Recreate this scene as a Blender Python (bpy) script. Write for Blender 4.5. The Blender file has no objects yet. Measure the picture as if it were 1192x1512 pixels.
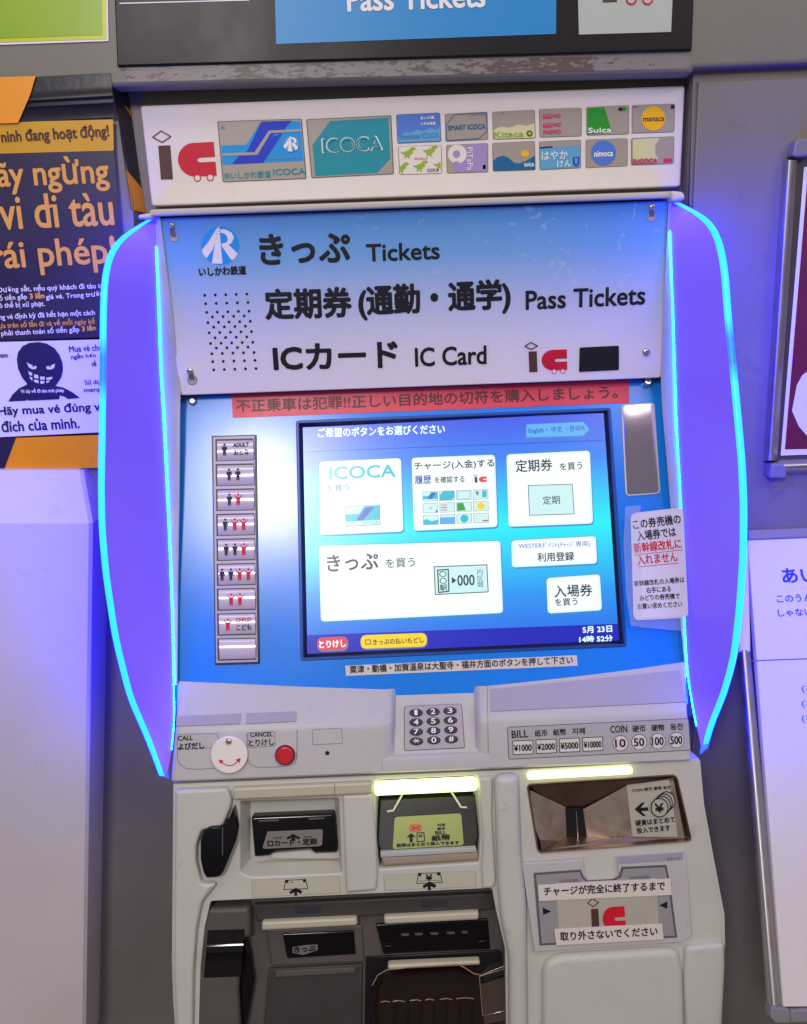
import bpy, math, random
from mathutils import Vector, Matrix
from mathutils.geometry import tessellate_polygon
random.seed(7)
S = bpy.context.scene
COL = S.collection
R = math.radians

# ------------------------------------------------------------------ camera
W, H = 1192.0, 1512.0                       # frame of the photograph
FPX, PX, PY = 1300.0, 590.0, 756.0          # focal length and principal point
PITCH, ROLL = R(13.2), R(1.75)
CAM = Vector((0, 0, 1.45))
_f = Vector((0, math.cos(PITCH), -math.sin(PITCH)))
_u0 = Vector((0, math.sin(PITCH), math.cos(PITCH)))
_r0 = Vector((1, 0, 0))
_r = _r0 * math.cos(ROLL) - _u0 * math.sin(ROLL)
_u = _r0 * math.sin(ROLL) + _u0 * math.cos(ROLL)
cd = bpy.data.cameras.new('camera'); cam = bpy.data.objects.new('camera', cd); COL.objects.link(cam)
M = Matrix.Identity(4)
for i in range(3):
    M[i][0] = _r[i]; M[i][1] = _u[i]; M[i][2] = -_f[i]; M[i][3] = CAM[i]
cam.matrix_world = M
cd.sensor_fit = 'HORIZONTAL'; cd.sensor_width = 36; cd.lens = 36 * FPX / W
cd.shift_x = (W / 2 - PX) / W; cd.clip_end = 60; cd.clip_start = .01
S.camera = cam

# ------------------------------------------------------------------ light
S.view_settings.view_transform = 'Standard'; S.view_settings.look = 'None'
S.view_settings.exposure = 0.0; S.view_settings.gamma = 1
S.cycles.max_bounces = 6; S.cycles.diffuse_bounces = 3; S.cycles.glossy_bounces = 3
S.cycles.transmission_bounces = 4; S.cycles.transparent_max_bounces = 8
S.cycles.sample_clamp_indirect = 4
w = bpy.data.worlds.new('World'); S.world = w; w.use_nodes = True
bg = w.node_tree.nodes['Background']; bg.inputs[0].default_value = (.50, .46, .48, 1); bg.inputs[1].default_value = .50
def area(name, loc, target, sx, sy, power, col):
    l = bpy.data.lights.new(name, 'AREA'); l.shape = 'RECTANGLE'; l.size = sx; l.size_y = sy; l.energy = power; l.color = col
    o = bpy.data.objects.new(name, l); COL.objects.link(o); o.location = loc
    o.rotation_euler = (Vector(target) - Vector(loc)).to_track_quat('-Z', 'Y').to_euler()
    return o
area('ceiling_lamp', (-.50, -1.25, 2.34), (-.13, .86, 1.28), .36, .40, 21, (1, .94, .92))
area('ceiling_lamp', (1.35, -.9, 2.75), (0.1, .8, 1.2), 1.2, .25, 13, (1, .92, .86))
area('ceiling_lamp', (-.2, -.1, 3.0), (0.0, .8, 1.1), 1.6, .2, 8, (1, .94, .88))

# ------------------------------------------------------------------ planes
def ray(x, y):
    return (_f + _r * ((x - PX) / FPX) + _u * ((PY - y) / FPX)).normalized()
class Plane:
    """a plane in the place: u to the right, v up the slope, n out towards the hall"""
    def __init__(s, p, lean=0.0, turn=0.0):
        s.p = Vector(p); l = R(lean)
        s.u = Vector((1, 0, 0)); s.v = Vector((0, math.sin(l), math.cos(l)))
        if turn:
            q = Matrix.Rotation(R(turn), 3, 'Z'); s.u = q @ s.u; s.v = q @ s.v
        s.n = s.u.cross(s.v)
    def at(s, x, y, off=0.0):
        d = ray(x, y); t = (s.p + s.n * off - CAM).dot(s.n) / d.dot(s.n)
        return CAM + d * t
    def two(s, x, y):
        q = s.at(x, y) - s.p
        return (q.dot(s.u), q.dot(s.v))
    def three(s, a, off=0.0):
        return s.p + s.u * a[0] + s.v * a[1] + s.n * off
    def q2(s, pts): return [s.two(*p) for p in pts]
    def px(s, x, y, n=1.0):                  # metres per photograph pixel there
        a = s.two(x, y); b = s.two(x + 1, y); return math.hypot(a[0]-b[0], a[1]-b[1]) * n
def hit_y(x, y, Y):
    d = ray(x, y); return CAM + d * (Y / d.y)
def through(x, y, Y, lean, turn=0): return Plane(hit_y(x, y, Y), lean, turn)

SCR = through(680, 790, .85, 19)                                   # touch screen panel
p = SCR.at(610, 570, .012); SGN = Plane(p, -3.5)                   # name board above it
ysg = SGN.at(600, 305).y
HDR = through(600, 220, ysg + .026, 0)                              # strip of IC cards
WALL = through(60, 400, .884, 0)                                   # wall, left of the machine
WALR = through(1100, 400, .892, 0)                                 # wall, right of the machine
FAS = through(600, 80, .878, 0)                                    # band above the machine
OVR = through(600, 40, .874, 0)
yt = SCR.at(640, 1014).y
CU = through(640, 1014, yt - .004, 55)
yf = CU.at(640, 1064).y
CL = through(640, 1064, yf, 16)                                    # lower face of the console
yb = CL.at(640, 1142).y
BD = through(640, 1150, yb + .003, 11)                             # lower body
KP = through(640, 1022, yt - .001, 40)                             # keypad well

# ------------------------------------------------------------------ materials
def lin(c):
    return tuple(((v/255)/12.92 if v/255 <= .04045 else (((v/255)+.055)/1.055)**2.4) for v in c) + (1,)
MATS = {}
def mat(name, c, rough=.5, metal=0, spec=.5, coat=0, bump=0, bscale=900, mott=0, mscale=30, trans=0, alpha=1, ior=1.45, emit=None, es=0, coatr=.05, lines=None):
    m = bpy.data.materials.new(name); MATS[name] = m; m.use_nodes = True
    nt = m.node_tree; b = nt.nodes['Principled BSDF']; L = nt.links.new
    b.inputs['Base Color'].default_value = lin(c); b.inputs['Roughness'].default_value = rough
    b.inputs['Metallic'].default_value = metal; b.inputs['Specular IOR Level'].default_value = spec
    b.inputs['Coat Weight'].default_value = coat; b.inputs['Coat Roughness'].default_value = coatr
    b.inputs['Transmission Weight'].default_value = trans; b.inputs['IOR'].default_value = ior; b.inputs['Alpha'].default_value = alpha
    if emit is not None:
        b.inputs['Emission Color'].default_value = emit if len(emit) == 4 and isinstance(emit[0], float) else lin(emit)
        b.inputs['Emission Strength'].default_value = es
    if bump or mott:
        g = nt.nodes.new('ShaderNodeNewGeometry')
    if mott:
        n = nt.nodes.new('ShaderNodeTexNoise'); n.inputs['Scale'].default_value = mscale; n.inputs['Detail'].default_value = 5
        L(g.outputs['Position'], n.inputs['Vector'])
        r = nt.nodes.new('ShaderNodeMapRange'); r.inputs['From Min'].default_value = .3; r.inputs['From Max'].default_value = .7
        r.inputs['To Min'].default_value = 1 - mott; r.inputs['To Max'].default_value = 1 + mott*.5
        L(n.outputs['Fac'], r.inputs['Value'])
        h = nt.nodes.new('ShaderNodeHueSaturation'); h.inputs['Color'].default_value = lin(c)
        L(r.outputs['Result'], h.inputs['Value']); L(h.outputs['Color'], b.inputs['Base Color'])
        r2 = nt.nodes.new('ShaderNodeMapRange'); r2.inputs['From Min'].default_value = .3; r2.inputs['From Max'].default_value = .7
        r2.inputs['To Min'].default_value = rough*.85; r2.inputs['To Max'].default_value = min(1, rough*1.2)
        L(n.outputs['Fac'], r2.inputs['Value']); L(r2.outputs['Result'], b.inputs['Roughness'])
    if bump:
        n = nt.nodes.new('ShaderNodeTexNoise'); n.inputs['Scale'].default_value = bscale; n.inputs['Detail'].default_value = 2
        L(g.outputs['Position'], n.inputs['Vector'])
        k = nt.nodes.new('ShaderNodeBump'); k.inputs['Strength'].default_value = bump; k.inputs['Distance'].default_value = .0004
        L(n.outputs['Fac'], k.inputs['Height']); L(k.outputs['Normal'], b.inputs['Normal'])
    return m
def ink(name, c, rough=.5): return mat(name, c, rough, spec=.3)
def glow(name, c, s=1.0, coat=1):          # a lit picture on a display
    m = mat(name, (8, 8, 10), .26, spec=.9, emit=lin(c), es=s); return m
def zramp(m, z0, z1, stops, target='Base Color', mixspots=None, em=False):
    nt = m.node_tree; b = nt.nodes['Principled BSDF']; L = nt.links.new
    g = nt.nodes.new('ShaderNodeNewGeometry'); s = nt.nodes.new('ShaderNodeSeparateXYZ'); L(g.outputs['Position'], s.inputs[0])
    r = nt.nodes.new('ShaderNodeMapRange'); r.inputs['From Min'].default_value = z0; r.inputs['From Max'].default_value = z1
    L(s.outputs['Z'], r.inputs['Value'])
    c = nt.nodes.new('ShaderNodeValToRGB'); L(r.outputs['Result'], c.inputs['Fac'])
    e = c.color_ramp.elements
    e[0].position = stops[0][0]; e[0].color = lin(stops[0][1]); e[1].position = stops[-1][0]; e[1].color = lin(stops[-1][1])
    for q, cc in stops[1:-1]:
        x = e.new(q); x.color = lin(cc)
    L(c.outputs['Color'], b.inputs[target]); return c, g, s

white = mat('white_plastic', (206, 202, 200), .42, bump=.12, mott=.05, mscale=14)
body = mat('warm_white_plastic', (196, 194, 187), .45, bump=.15, bscale=1100, mott=.05, mscale=12)
console_m = mat('pale_grey_plastic', (190, 186, 188), .40, bump=.2, bscale=1300, mott=.04, mscale=12)
trim = mat('silver_grey_trim', (168, 164, 168), .38, mott=.04)
rail_m = mat('beige_rail', (190, 184, 176), .35)
wallm = mat('grey_painted_steel', (122, 115, 112), .42, bump=.25, bscale=700, mott=.10, mscale=9)
fasm = mat('grey_fascia_steel', (118, 114, 106), .45, bump=.2, mott=.10, mscale=10)
darkrec = mat('dark_recess', (104, 100, 112), .6, mott=.2)
lighthousing = mat('headboard_white', (222, 214, 212), .5, mott=.04, mscale=20)
wingm = mat('frosted_wing_painted_glow', (146, 120, 186), .45, bump=.1, mott=.03, emit=(.03, .0, .56, 1.0), es=1)  # violet base and emission stand in for LED light inside the white wing
black = mat('gloss_black_plastic', (10, 9, 13), .14, spec=.5)
blackm = mat('satin_black_plastic', (16, 15, 19), .4)
dgrey = mat('dark_grey_plastic', (86, 80, 78), .5, bump=.4, bscale=1500, mott=.08, mscale=20)
dgrey2 = mat('darker_grey_plastic', (62, 57, 58), .5, bump=.3, bscale=1500, mott=.08)
bar_m = mat('unlit_bar_plastic', (186, 180, 160), .4)
bronze = mat('brushed_bronze_steel', (238, 222, 206), .30, metal=1, bump=.5, bscale=1600, mott=.12, mscale=60)
bronzed = mat('dull_bronze_steel', (138, 118, 108), .42, metal=1, mott=.15, mscale=50)
steel = mat('steel', (205, 200, 200), .22, metal=1)
alum = mat('brushed_aluminium', (188, 184, 182), .42, metal=1, mott=.06, mscale=60)
alumc = mat('grey_corner_plastic', (122, 118, 122), .4)
bluep = mat('blue_print', (2, 130, 236), .215, spec=.8, coat=0, coatr=.3, mott=.03, mscale=8)
cyanrim = mat('bezel_edge_blue', (14, 70, 150), .35)
bezelm = mat('navy_bezel', (16, 16, 34), .35)
kblack = ink('black_ink', (24, 22, 34)); knavy = ink('navy_ink', (30, 26, 74)); kred = ink('red_ink', (196, 24, 52)); kbrown = ink('brown_ink', (84, 54, 48))
kwhite = ink('white_ink', (235, 232, 235)); kgold = ink('gold_ink', (226, 164, 74)); kteal = ink('teal_ink', (20, 140, 160))
kred2 = ink('crimson_ink', (206, 24, 58)); kgrey = ink('grey_ink', (96, 92, 100)); kpink = ink('magenta_ink', (206, 40, 100))
card_bg = ink('card_silver', (160, 150, 142), .35); kblue = ink('royal_blue_ink', (26, 56, 196)); ksky = ink('sky_ink', (20, 146, 222))
kgreen = ink('green_ink', (34, 146, 40)); klime = ink('lime_ink', (140, 176, 40)); kyel = ink('yellow_ink', (236, 178, 24)); klav = ink('lavender_ink', (158, 136, 196))
kcream = ink('cream_ink', (206, 202, 160)); ksea = ink('sea_ink', (14, 96, 152)); kpale = ink('pale_blue_ink', (90, 160, 204)); kperi = ink('periwinkle_ink', (76, 118, 206))
paper = mat('paper_white', (225, 220, 226), .6, bump=.1)
sticker = mat('sticker_paper', (216, 208, 202), .6)
pinkst = mat('red_sticker', (222, 62, 84), .35, spec=.5, mott=.05, mscale=16)
tape = mat('clear_tape', (225, 228, 240), .3, alpha=.22, bump=.4, bscale=300)
groove = ink('groove_shadow_line', (120, 114, 120)); plate_m = mat('grey_label_plate', (160, 158, 168), .4); bronzel = ink('plate_label', (176, 172, 160), .4)
redb = mat('red_button', (196, 22, 44), .3, coat=.3)
keym = mat('navy_key', (38, 36, 56), .35, spec=.5)
winm = mat('sensor_mirror', (186, 174, 190), .06, metal=.9)
btnm = mat('clear_button_cap', (204, 190, 206), .24, spec=.8, coat=.8)
green_glow = mat('lit_green_bar', (235, 250, 180), .4, emit=(.88, 1.0, .40, 1.0), es=2.2)
lab_glow = mat('glow_painted_label', (138, 144, 84), .4, emit=lin((150, 160, 80)), es=.12)  # faint emission put in for light from the bar above
smoke = mat('smoked_acrylic', (120, 84, 58), .08, trans=.85, ior=1.3)
tray_m = mat('amber_tray', (44, 30, 22), .25, spec=.6)
maroon = mat('maroon_poster', (104, 26, 50), .35, mott=.05)
yposter = mat('black_poster', (24, 22, 34), .28, spec=.5, bump=.3, bscale=120)
nposter = mat('near_black_poster_blue_tint', (38, 26, 62), .35, mott=.08, mscale=16)  # near-black ground, blue LED light put into its colour as purple
oposter = mat('orange_poster', (238, 150, 22), .35, mott=.05, mscale=20)
oposter2 = mat('amber_poster', (206, 152, 20), .35, mott=.05)
lposter = mat('lime_poster', (142, 178, 22), .3, mott=.12, mscale=12)
lposter2 = mat('lime_poster_edge', (196, 200, 40), .3)
blk_sign = mat('black_sign', (26, 22, 28), .35, spec=.25, mott=.08, mscale=10)
cy_sign = mat('cyan_sign', (14, 132, 200), .4)
gr_sign = mat('pale_sign', (176, 184, 178), .4)
wb = mat('white_board', (214, 206, 206), .35, bump=.08, mott=.03, mscale=8)
cabm = mat('cabinet_paint', (208, 200, 202), .42, bump=.25, bscale=600, mott=.04, mscale=8)

def wear(m, c, dark, scale=38, lo=.63, hi=.70, amt=.35):
    nt = m.node_tree; b = nt.nodes['Principled BSDF']; L = nt.links.new; g = nt.nodes.new('ShaderNodeNewGeometry')
    src = b.inputs['Base Color'].links[0].from_socket if b.inputs['Base Color'].links else None
    last = src
    for sc, l0, h0, a in ((scale, lo, hi, amt), (420, .70, .76, amt*1.3), (7, .5, .8, amt*.35)):
        n = nt.nodes.new('ShaderNodeTexNoise'); n.inputs['Scale'].default_value = sc; n.inputs['Detail'].default_value = 8; n.inputs['Roughness'].default_value = .62; n.inputs['Distortion'].default_value = .4
        L(g.outputs['Position'], n.inputs['Vector'])
        r = nt.nodes.new('ShaderNodeMapRange'); r.inputs['From Min'].default_value = l0; r.inputs['From Max'].default_value = h0; r.inputs['To Max'].default_value = a
        L(n.outputs['Fac'], r.inputs['Value']); x = nt.nodes.new('ShaderNodeMix'); x.data_type = 'RGBA'; x.inputs['B'].default_value = lin(dark)
        if last: L(last, x.inputs['A'])
        else: x.inputs['A'].default_value = lin(c)
        L(r.outputs[0], x.inputs['Factor']); last = x.outputs['Result']
    L(last, b.inputs['Base Color'])
wear(body, (196, 194, 187), (126, 116, 102), amt=.22); wear(console_m, (190, 186, 188), (118, 112, 110)); wear(cabm, (208, 200, 202), (128, 120, 116), 22, .62, .72, .22)
wear(wallm, (122, 115, 112), (70, 62, 60), 30, .60, .72, .3); wear(dgrey, (78, 72, 70), (120, 112, 108), 60, .62, .72, .3); wear(wb, (214, 206, 206), (150, 144, 140), 30, .64, .74, .2)
wear(lighthousing, (222, 214, 212), (160, 150, 146), 30, .64, .74, .2); wear(trim, (168, 164, 168), (104, 98, 100), 50, .62, .72, .3); wear(bronze, (238, 222, 206), (150, 124, 104), 40, .55, .75, .4)
# sign board: printed gradient from blue to white, with scuffs
sgn_m = mat('gradient_print', (200, 200, 220), .34, spec=.5, coat=.7, coatr=.09)
z0, z1 = SGN.at(620, 575).z, SGN.at(620, 305).z
cr, g_, s_ = zramp(sgn_m, z0, z1, [(0, (226, 218, 226)), (.22, (218, 212, 228)), (.5, (178, 190, 228)), (.75, (112, 164, 220)), (1, (64, 138, 206))])
nt = sgn_m.node_tree
n = nt.nodes.new('ShaderNodeTexNoise'); n.inputs['Scale'].default_value = 62; n.inputs['Detail'].default_value = 7; n.inputs['Distortion'].default_value = 1.2
nt.links.new(g_.outputs['Position'], n.inputs['Vector'])
r_ = nt.nodes.new('ShaderNodeMapRange'); r_.inputs['From Min'].default_value = .635; r_.inputs['From Max'].default_value = .66; r_.inputs['To Max'].default_value = .24
nt.links.new(n.outputs['Fac'], r_.inputs['Value'])
rx = nt.nodes.new('ShaderNodeMapRange'); rx.inputs['From Min'].default_value = -.06; rx.inputs['From Max'].default_value = .04
nt.links.new(s_.outputs['X'], rx.inputs['Value'])
mm = nt.nodes.new('ShaderNodeMath'); mm.operation = 'MULTIPLY'; nt.links.new(rx.outputs[0], mm.inputs[0]); nt.links.new(r_.outputs[0], mm.inputs[1])
mx = nt.nodes.new('ShaderNodeMix'); mx.data_type = 'RGBA'; mx.inputs['B'].default_value = lin((206, 210, 226))
nt.links.new(mm.outputs[0], mx.inputs['Factor']); nt.links.new(cr.outputs['Color'], mx.inputs['A'])
nt.links.new(mx.outputs['Result'], nt.nodes['Principled BSDF'].inputs['Base Color'])

# scratched lip under the overhead sign
lip_m = mat('scratched_lip', (120, 116, 116), .42)
nt = lip_m.node_tree; g = nt.nodes.new('ShaderNodeNewGeometry'); mp = nt.nodes.new('ShaderNodeMapping'); mp.inputs['Rotation'].default_value = (0, R(55), 0); mp.inputs['Scale'].default_value = (1, 1, 3.2)
nt.links.new(g.outputs['Position'], mp.inputs['Vector'])
n = nt.nodes.new('ShaderNodeTexNoise'); n.inputs['Scale'].default_value = 95; n.inputs['Detail'].default_value = 6; n.inputs['Roughness'].default_value = .7
nt.links.new(mp.outputs[0], n.inputs['Vector'])
n2 = nt.nodes.new('ShaderNodeTexNoise'); n2.inputs['Scale'].default_value = 9; nt.links.new(g.outputs['Position'], n2.inputs['Vector'])
ad = nt.nodes.new('ShaderNodeMath'); ad.operation = 'ADD'; nt.links.new(n.outputs[0], ad.inputs[0]); nt.links.new(n2.outputs[0], ad.inputs[1])
rr = nt.nodes.new('ShaderNodeValToRGB'); e = rr.color_ramp.elements; e[0].position = .50; e[0].color = lin((124, 118, 118)); e[1].position = .53; e[1].color = lin((84, 70, 70))
h2 = nt.nodes.new('ShaderNodeMath'); h2.operation = 'MULTIPLY'; h2.inputs[1].default_value = .5; nt.links.new(ad.outputs[0], h2.inputs[0])
nt.links.new(h2.outputs[0], rr.inputs['Fac']); nt.links.new(rr.outputs[0], nt.nodes['Principled BSDF'].inputs['Base Color'])

# LED strips, one stretch of the strip is weaker
led = mat('blue_led_strip', (40, 90, 160), .3, emit=(.0, .56, 1.0, 1.0), es=1)
LEDNT = led.node_tree

# display picture
disp = mat('display_picture', (6, 8, 14), .26, spec=.9, coat=.2, coatr=.3)
dz0, dz1 = SCR.at(680, 930).z, SCR.at(680, 620).z
cr, g, s = zramp(disp, dz0, dz1, [(0, (30, 118, 236)), (.16, (28, 150, 244)), (.34, (20, 206, 250)), (.48, (0, 240, 252)), (.62, (14, 200, 250)), (.80, (40, 130, 246)), (1, (52, 84, 232))], 'Emission Color')
disp.node_tree.nodes['Principled BSDF'].inputs['Emission Strength'].default_value = 1.0
dbar = glow('display_bar', (14, 28, 186)); dline = glow('display_line', (28, 70, 190)); dtile = glow('display_tile', (226, 253, 250), 1.0)
dtile2 = glow('display_tile_shade', (60, 140, 200)); dtxt = glow('display_dark_text', (34, 52, 70)); dwt = glow('display_light_text', (226, 252, 255), 1.1)
dred = glow('display_red', (226, 58, 92)); dyel = glow('display_yellow', (248, 214, 44)); dbrn = glow('display_brown_text', (104, 66, 20))
dteal = glow('display_teal', (50, 190, 214)); dwhite = glow('display_white', (244, 255, 255), 1.05); dtag = glow('display_tag', (90, 176, 246)); dbl = glow('display_blue_text', (20, 80, 190))
dgreen = glow('display_green', (40, 160, 60)); dbluec = glow('display_cardblue', (60, 96, 200)); dpale = glow('display_pale', (206, 244, 244)); dslate = glow('display_slate', (98, 130, 150))
dredl = glow('display_logo_red', (226, 70, 80))

# ------------------------------------------------------------------ mesh builder
TXT = {}
def glyphs(s):
    if s not in TXT:
        c = bpy.data.curves.new('t', 'FONT'); c.body = s; c.resolution_u = 3
        o = bpy.data.objects.new('t', c); COL.objects.link(o)
        me = bpy.data.meshes.new_from_object(o)
        v = [(q.co.x, q.co.y) for q in me.vertices]; f = [tuple(q.vertices) for q in me.polygons]
        x0 = min(a for a, b in v); x1 = max(a for a, b in v); y0 = min(b for a, b in v); y1 = max(b for a, b in v)
        v = [((a-x0)/(x1-x0), (b-y0)/max(1e-6, y1-y0)) for a, b in v]
        bpy.data.objects.remove(o); bpy.data.curves.remove(c); bpy.data.meshes.remove(me)
        TXT[s] = (v, f)
    return TXT[s]
def ccw(p):
    a = sum(p[i][0]*p[(i+1) % len(p)][1] - p[(i+1) % len(p)][0]*p[i][1] for i in range(len(p)))
    return p if a > 0 else p[::-1]
def inset(p, d):
    n = len(p); out = []
    for i in range(n):
        a = Vector(p[i-1]); b = Vector(p[i]); c = Vector(p[(i+1) % n])
        e1 = (b-a).normalized() if (b-a).length > 1e-9 else Vector((1, 0)); e2 = (c-b).normalized() if (c-b).length > 1e-9 else e1
        n1 = Vector((-e1.y, e1.x)); n2 = Vector((-e2.y, e2.x)); m = n1+n2
        m = m.normalized() if m.length > 1e-6 else n1
        k = d / max(.35, m.dot(n1)); q = b + m*k; out.append((q.x, q.y))
    for _ in range(4):                       # corners tighter than the inset close up to a point
        bad = []
        for i in range(n):
            a, b = Vector(p[i]), Vector(p[(i+1) % n]); c, e = Vector(out[i]), Vector(out[(i+1) % n])
            bad.append((b-a).length > 1e-9 and (e-c).dot(b-a) < -1e-12)
        if not any(bad) or all(bad): break
        st = next(i for i in range(n) if not bad[i]); i = st
        while i < st+n:
            if bad[i % n]:
                j = i
                while bad[j % n]: j += 1
                A, B = Vector(out[(i-1) % n]), Vector(out[i % n]); C, D = Vector(out[j % n]), Vector(out[(j+1) % n])
                d1, d2 = B-A, C-D; den = d1.x*d2.y-d1.y*d2.x; q = (B+C)/2
                if abs(den) > 1e-12:
                    t = ((D.x-A.x)*d2.y-(D.y-A.y)*d2.x)/den; X = A+d1*t
                    if (X-q).length < abs(d)*3+.002: q = X
                for k in range(i, j+1): out[k % n] = (q.x, q.y)
                i = j
            else: i += 1
    return out
def rnd(p, r, seg=5):                       # round the corners of a polygon
    p = ccw(p); n = len(p); out = []
    rs = r if isinstance(r, (list, tuple)) else [r]*n
    for i in range(n):
        a = Vector(p[i-1]); b = Vector(p[i]); c = Vector(p[(i+1) % n]); ri = rs[i]
        d1 = (a-b); d2 = (c-b); k = min(ri, d1.length*.49, d2.length*.49)
        if k <= 1e-6: out.append(tuple(b)); continue
        s = b+d1.normalized()*k; e = b+d2.normalized()*k
        for j in range(seg+1):
            t = j/seg; q = s*(1-t)**2 + b*2*t*(1-t) + e*t*t; out.append((q.x, q.y))
    return out
def ell(cx, cy, rx, ry, n=28, a0=0, a1=360):
    return [(cx+rx*math.cos(R(a0+(a1-a0)*i/n)), cy-ry*math.sin(R(a0+(a1-a0)*i/n))) for i in range(n + (0 if a1-a0 == 360 else 1))]
def quad(q):                                 # (s,t) in the unit square -> photograph position
    tl, tr, br, bl = q
    return lambda s, t: ((tl[0]*(1-s)+tr[0]*s)*(1-t)+(bl[0]*(1-s)+br[0]*s)*t, (tl[1]*(1-s)+tr[1]*s)*(1-t)+(bl[1]*(1-s)+br[1]*s)*t)
class MB:
    def __init__(s): s.v = []; s.f = []; s.m = []; s.mats = []; s.flat = set()
    def mi(s, m):
        if m not in s.mats: s.mats.append(m)
        return s.mats.index(m)
    def face(s, pts, m):
        i = len(s.v); s.v += [Vector(p) for p in pts]; s.flat.add(len(s.f)); s.f.append(tuple(range(i, i+len(pts)))); s.m.append(s.mi(m))
    def poly(s, pl, p2, m, off=0.0): s.face([pl.three(a, off) for a in ccw(p2)], m)
    def pp(s, pl, pts, m, off=0.0): s.poly(pl, pl.q2(pts), m, off)          # polygon given by photograph positions
    def rings(s, rows, m, cap0=False, cap1=True, smooth=True):
        n = len(rows[0]); base = len(s.v); k = s.mi(m)
        for r in rows: s.v += [Vector(p) for p in r]
        for j in range(len(rows)-1):
            for i in range(n):
                a = base+j*n+i; b = base+j*n+(i+1) % n
                s.f.append((a, b, b+n, a+n)); s.m.append(k)
        if cap1: s.face(rows[-1], m)
        if cap0: s.face(rows[0][::-1], m)
    def slab(s, pl, p2, z0, z1, m, bev=0.0, seg=3):
        p2 = ccw(p2); rows = [[pl.three(a, z0) for a in p2]]
        if bev:
            sg = 1 if z1 > z0 else -1
            rows.append([pl.three(a, z1-bev*sg) for a in p2])
            for j in range(1, seg+1):
                t = j/seg*math.pi/2; q = inset(p2, bev*(1-math.cos(t))); rows.append([pl.three(a, z1-bev*sg+bev*sg*math.sin(t)) for a in q])
        else: rows.append([pl.three(a, z1) for a in p2])
        s.rings(rows, m)
    def sp(s, pl, pts, z0, z1, m, bev=0.0, r=0.0, seg=3):
        p2 = ccw(pl.q2(pts)); p2 = rnd(p2, max(r, bev*1.1)) if r else p2
        s.slab(pl, p2, z0, z1, m, bev, seg)
    def well(s, pl, p2, z0, z1, m, taper=0.0, floor=None, lip=.0):
        p2 = ccw(p2); rows = []
        if lip:
            for j in range(4):
                t = j/3*math.pi/2; rows.append([pl.three(a, z0-lip*(1-math.cos(t))) for a in inset(p2, lip*math.sin(t))])
            p2 = inset(p2, lip); z0 = z0-lip
        else: rows.append([pl.three(a, z0) for a in p2])
        q = inset(p2, taper) if taper else p2
        rows.append([pl.three(a, z1) for a in q])
        s.rings(rows, m, cap1=False)
        s.face([pl.three(a, z1) for a in q], floor or m)
    def plate(s, pl, outer, holes, z, m):
        loops = [outer]+holes; flat = [a for l in loops for a in l]
        tri = tessellate_polygon([[Vector((a[0], a[1], 0)) for a in l] for l in loops])
        b = len(s.v); k = s.mi(m); s.v += [pl.three(a, z) for a in flat]
        for t in tri:
            A, B, C = [Vector(flat[i]) for i in t]
            if (B-A).cross(C-A) < 0: t = (t[0], t[2], t[1])
            s.flat.add(len(s.f)); s.f.append(tuple(b+i for i in t)); s.m.append(k)
    def line(s, pl, pts, wpx, m, off=.0003, closed=False):
        P = [Vector(a) for a in pl.q2(pts)]; w2 = pl.px(*pts[0])*wpx/2; n = len(P)
        for i in range(n if closed else n-1):
            a = P[i]; b = P[(i+1) % n]; d = (b-a)
            if d.length < 1e-7: continue
            d.normalize(); q = Vector((-d.y, d.x))*w2; e = d*w2*.5
            s.face([pl.three(x, off+(i % 2)*.00003) for x in (a-e-q, b+e-q, b+e+q, a-e+q)], m)
    def text(s, pl, t, bl, br, h, m, off=.0004, bold=0.0, n=4):
        v, f = glyphs(t)
        A = Vector(pl.two(*bl)); B = Vector(pl.two(*br)); e = B-A; d = e.normalized(); q = Vector((-d.y, d.x))
        mid = ((bl[0]+br[0])/2, (bl[1]+br[1])/2)
        T = Vector(pl.two(mid[0], mid[1]-h)) - Vector(pl.two(*mid)); hh = T.dot(q)
        sh = [(0, 0)]
        if bold:
            rad = bold*pl.px(*mid); sh = [(rad*math.cos(math.pi*2*i/n+.4), rad*math.sin(math.pi*2*i/n+.4)) for i in range(n)]
            if bold > 1.2: sh.append((0, 0))
        k = s.mi(m)
        for j, (sx, sy) in enumerate(sh):
            b = len(s.v)
            for x, y in v:
                a = A+e*x+q*(hh*y); s.v.append(pl.three((a.x+sx, a.y+sy), off+j*.00002))
            for g in f: s.f.append(tuple(b+i for i in g)); s.m.append(k)
    def vtext(s, pl, t, x0, x1, y0, y1, m, off=.0004, bold=0, dx=0):
        n = len(t); hh = (y1-y0)/n
        for i, c in enumerate(t):
            s.text(pl, c, (x0+dx*i/n, y0+hh*(i+.92)), (x1+dx*i/n, y0+hh*(i+.92)-.3), hh*.86, m, off, bold)
    def loft(s, rows, m):
        n = len(rows[0]); b = len(s.v); k = s.mi(m)
        for r in rows: s.v += [Vector(p) for p in r]
        for j in range(len(rows)-1):
            for i in range(n-1):
                a = b+j*n+i; s.f.append((a, a+n, a+n+1, a+1)); s.m.append(k)
    def tube(s, pts, r, m, seg=8):
        P = [Vector(p) for p in pts]; rows = []
        for i, p in enumerate(P):
            t = (P[min(i+1, len(P)-1)]-P[max(i-1, 0)]).normalized(); a = t.orthogonal().normalized() if i == 0 else (a - t*a.dot(t)).normalized(); c = t.cross(a)
            rows.append([p+(a*math.cos(2*math.pi*j/seg)+c*math.sin(2*math.pi*j/seg))*r for j in range(seg)])
        s.rings(rows, m, cap0=True)
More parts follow.
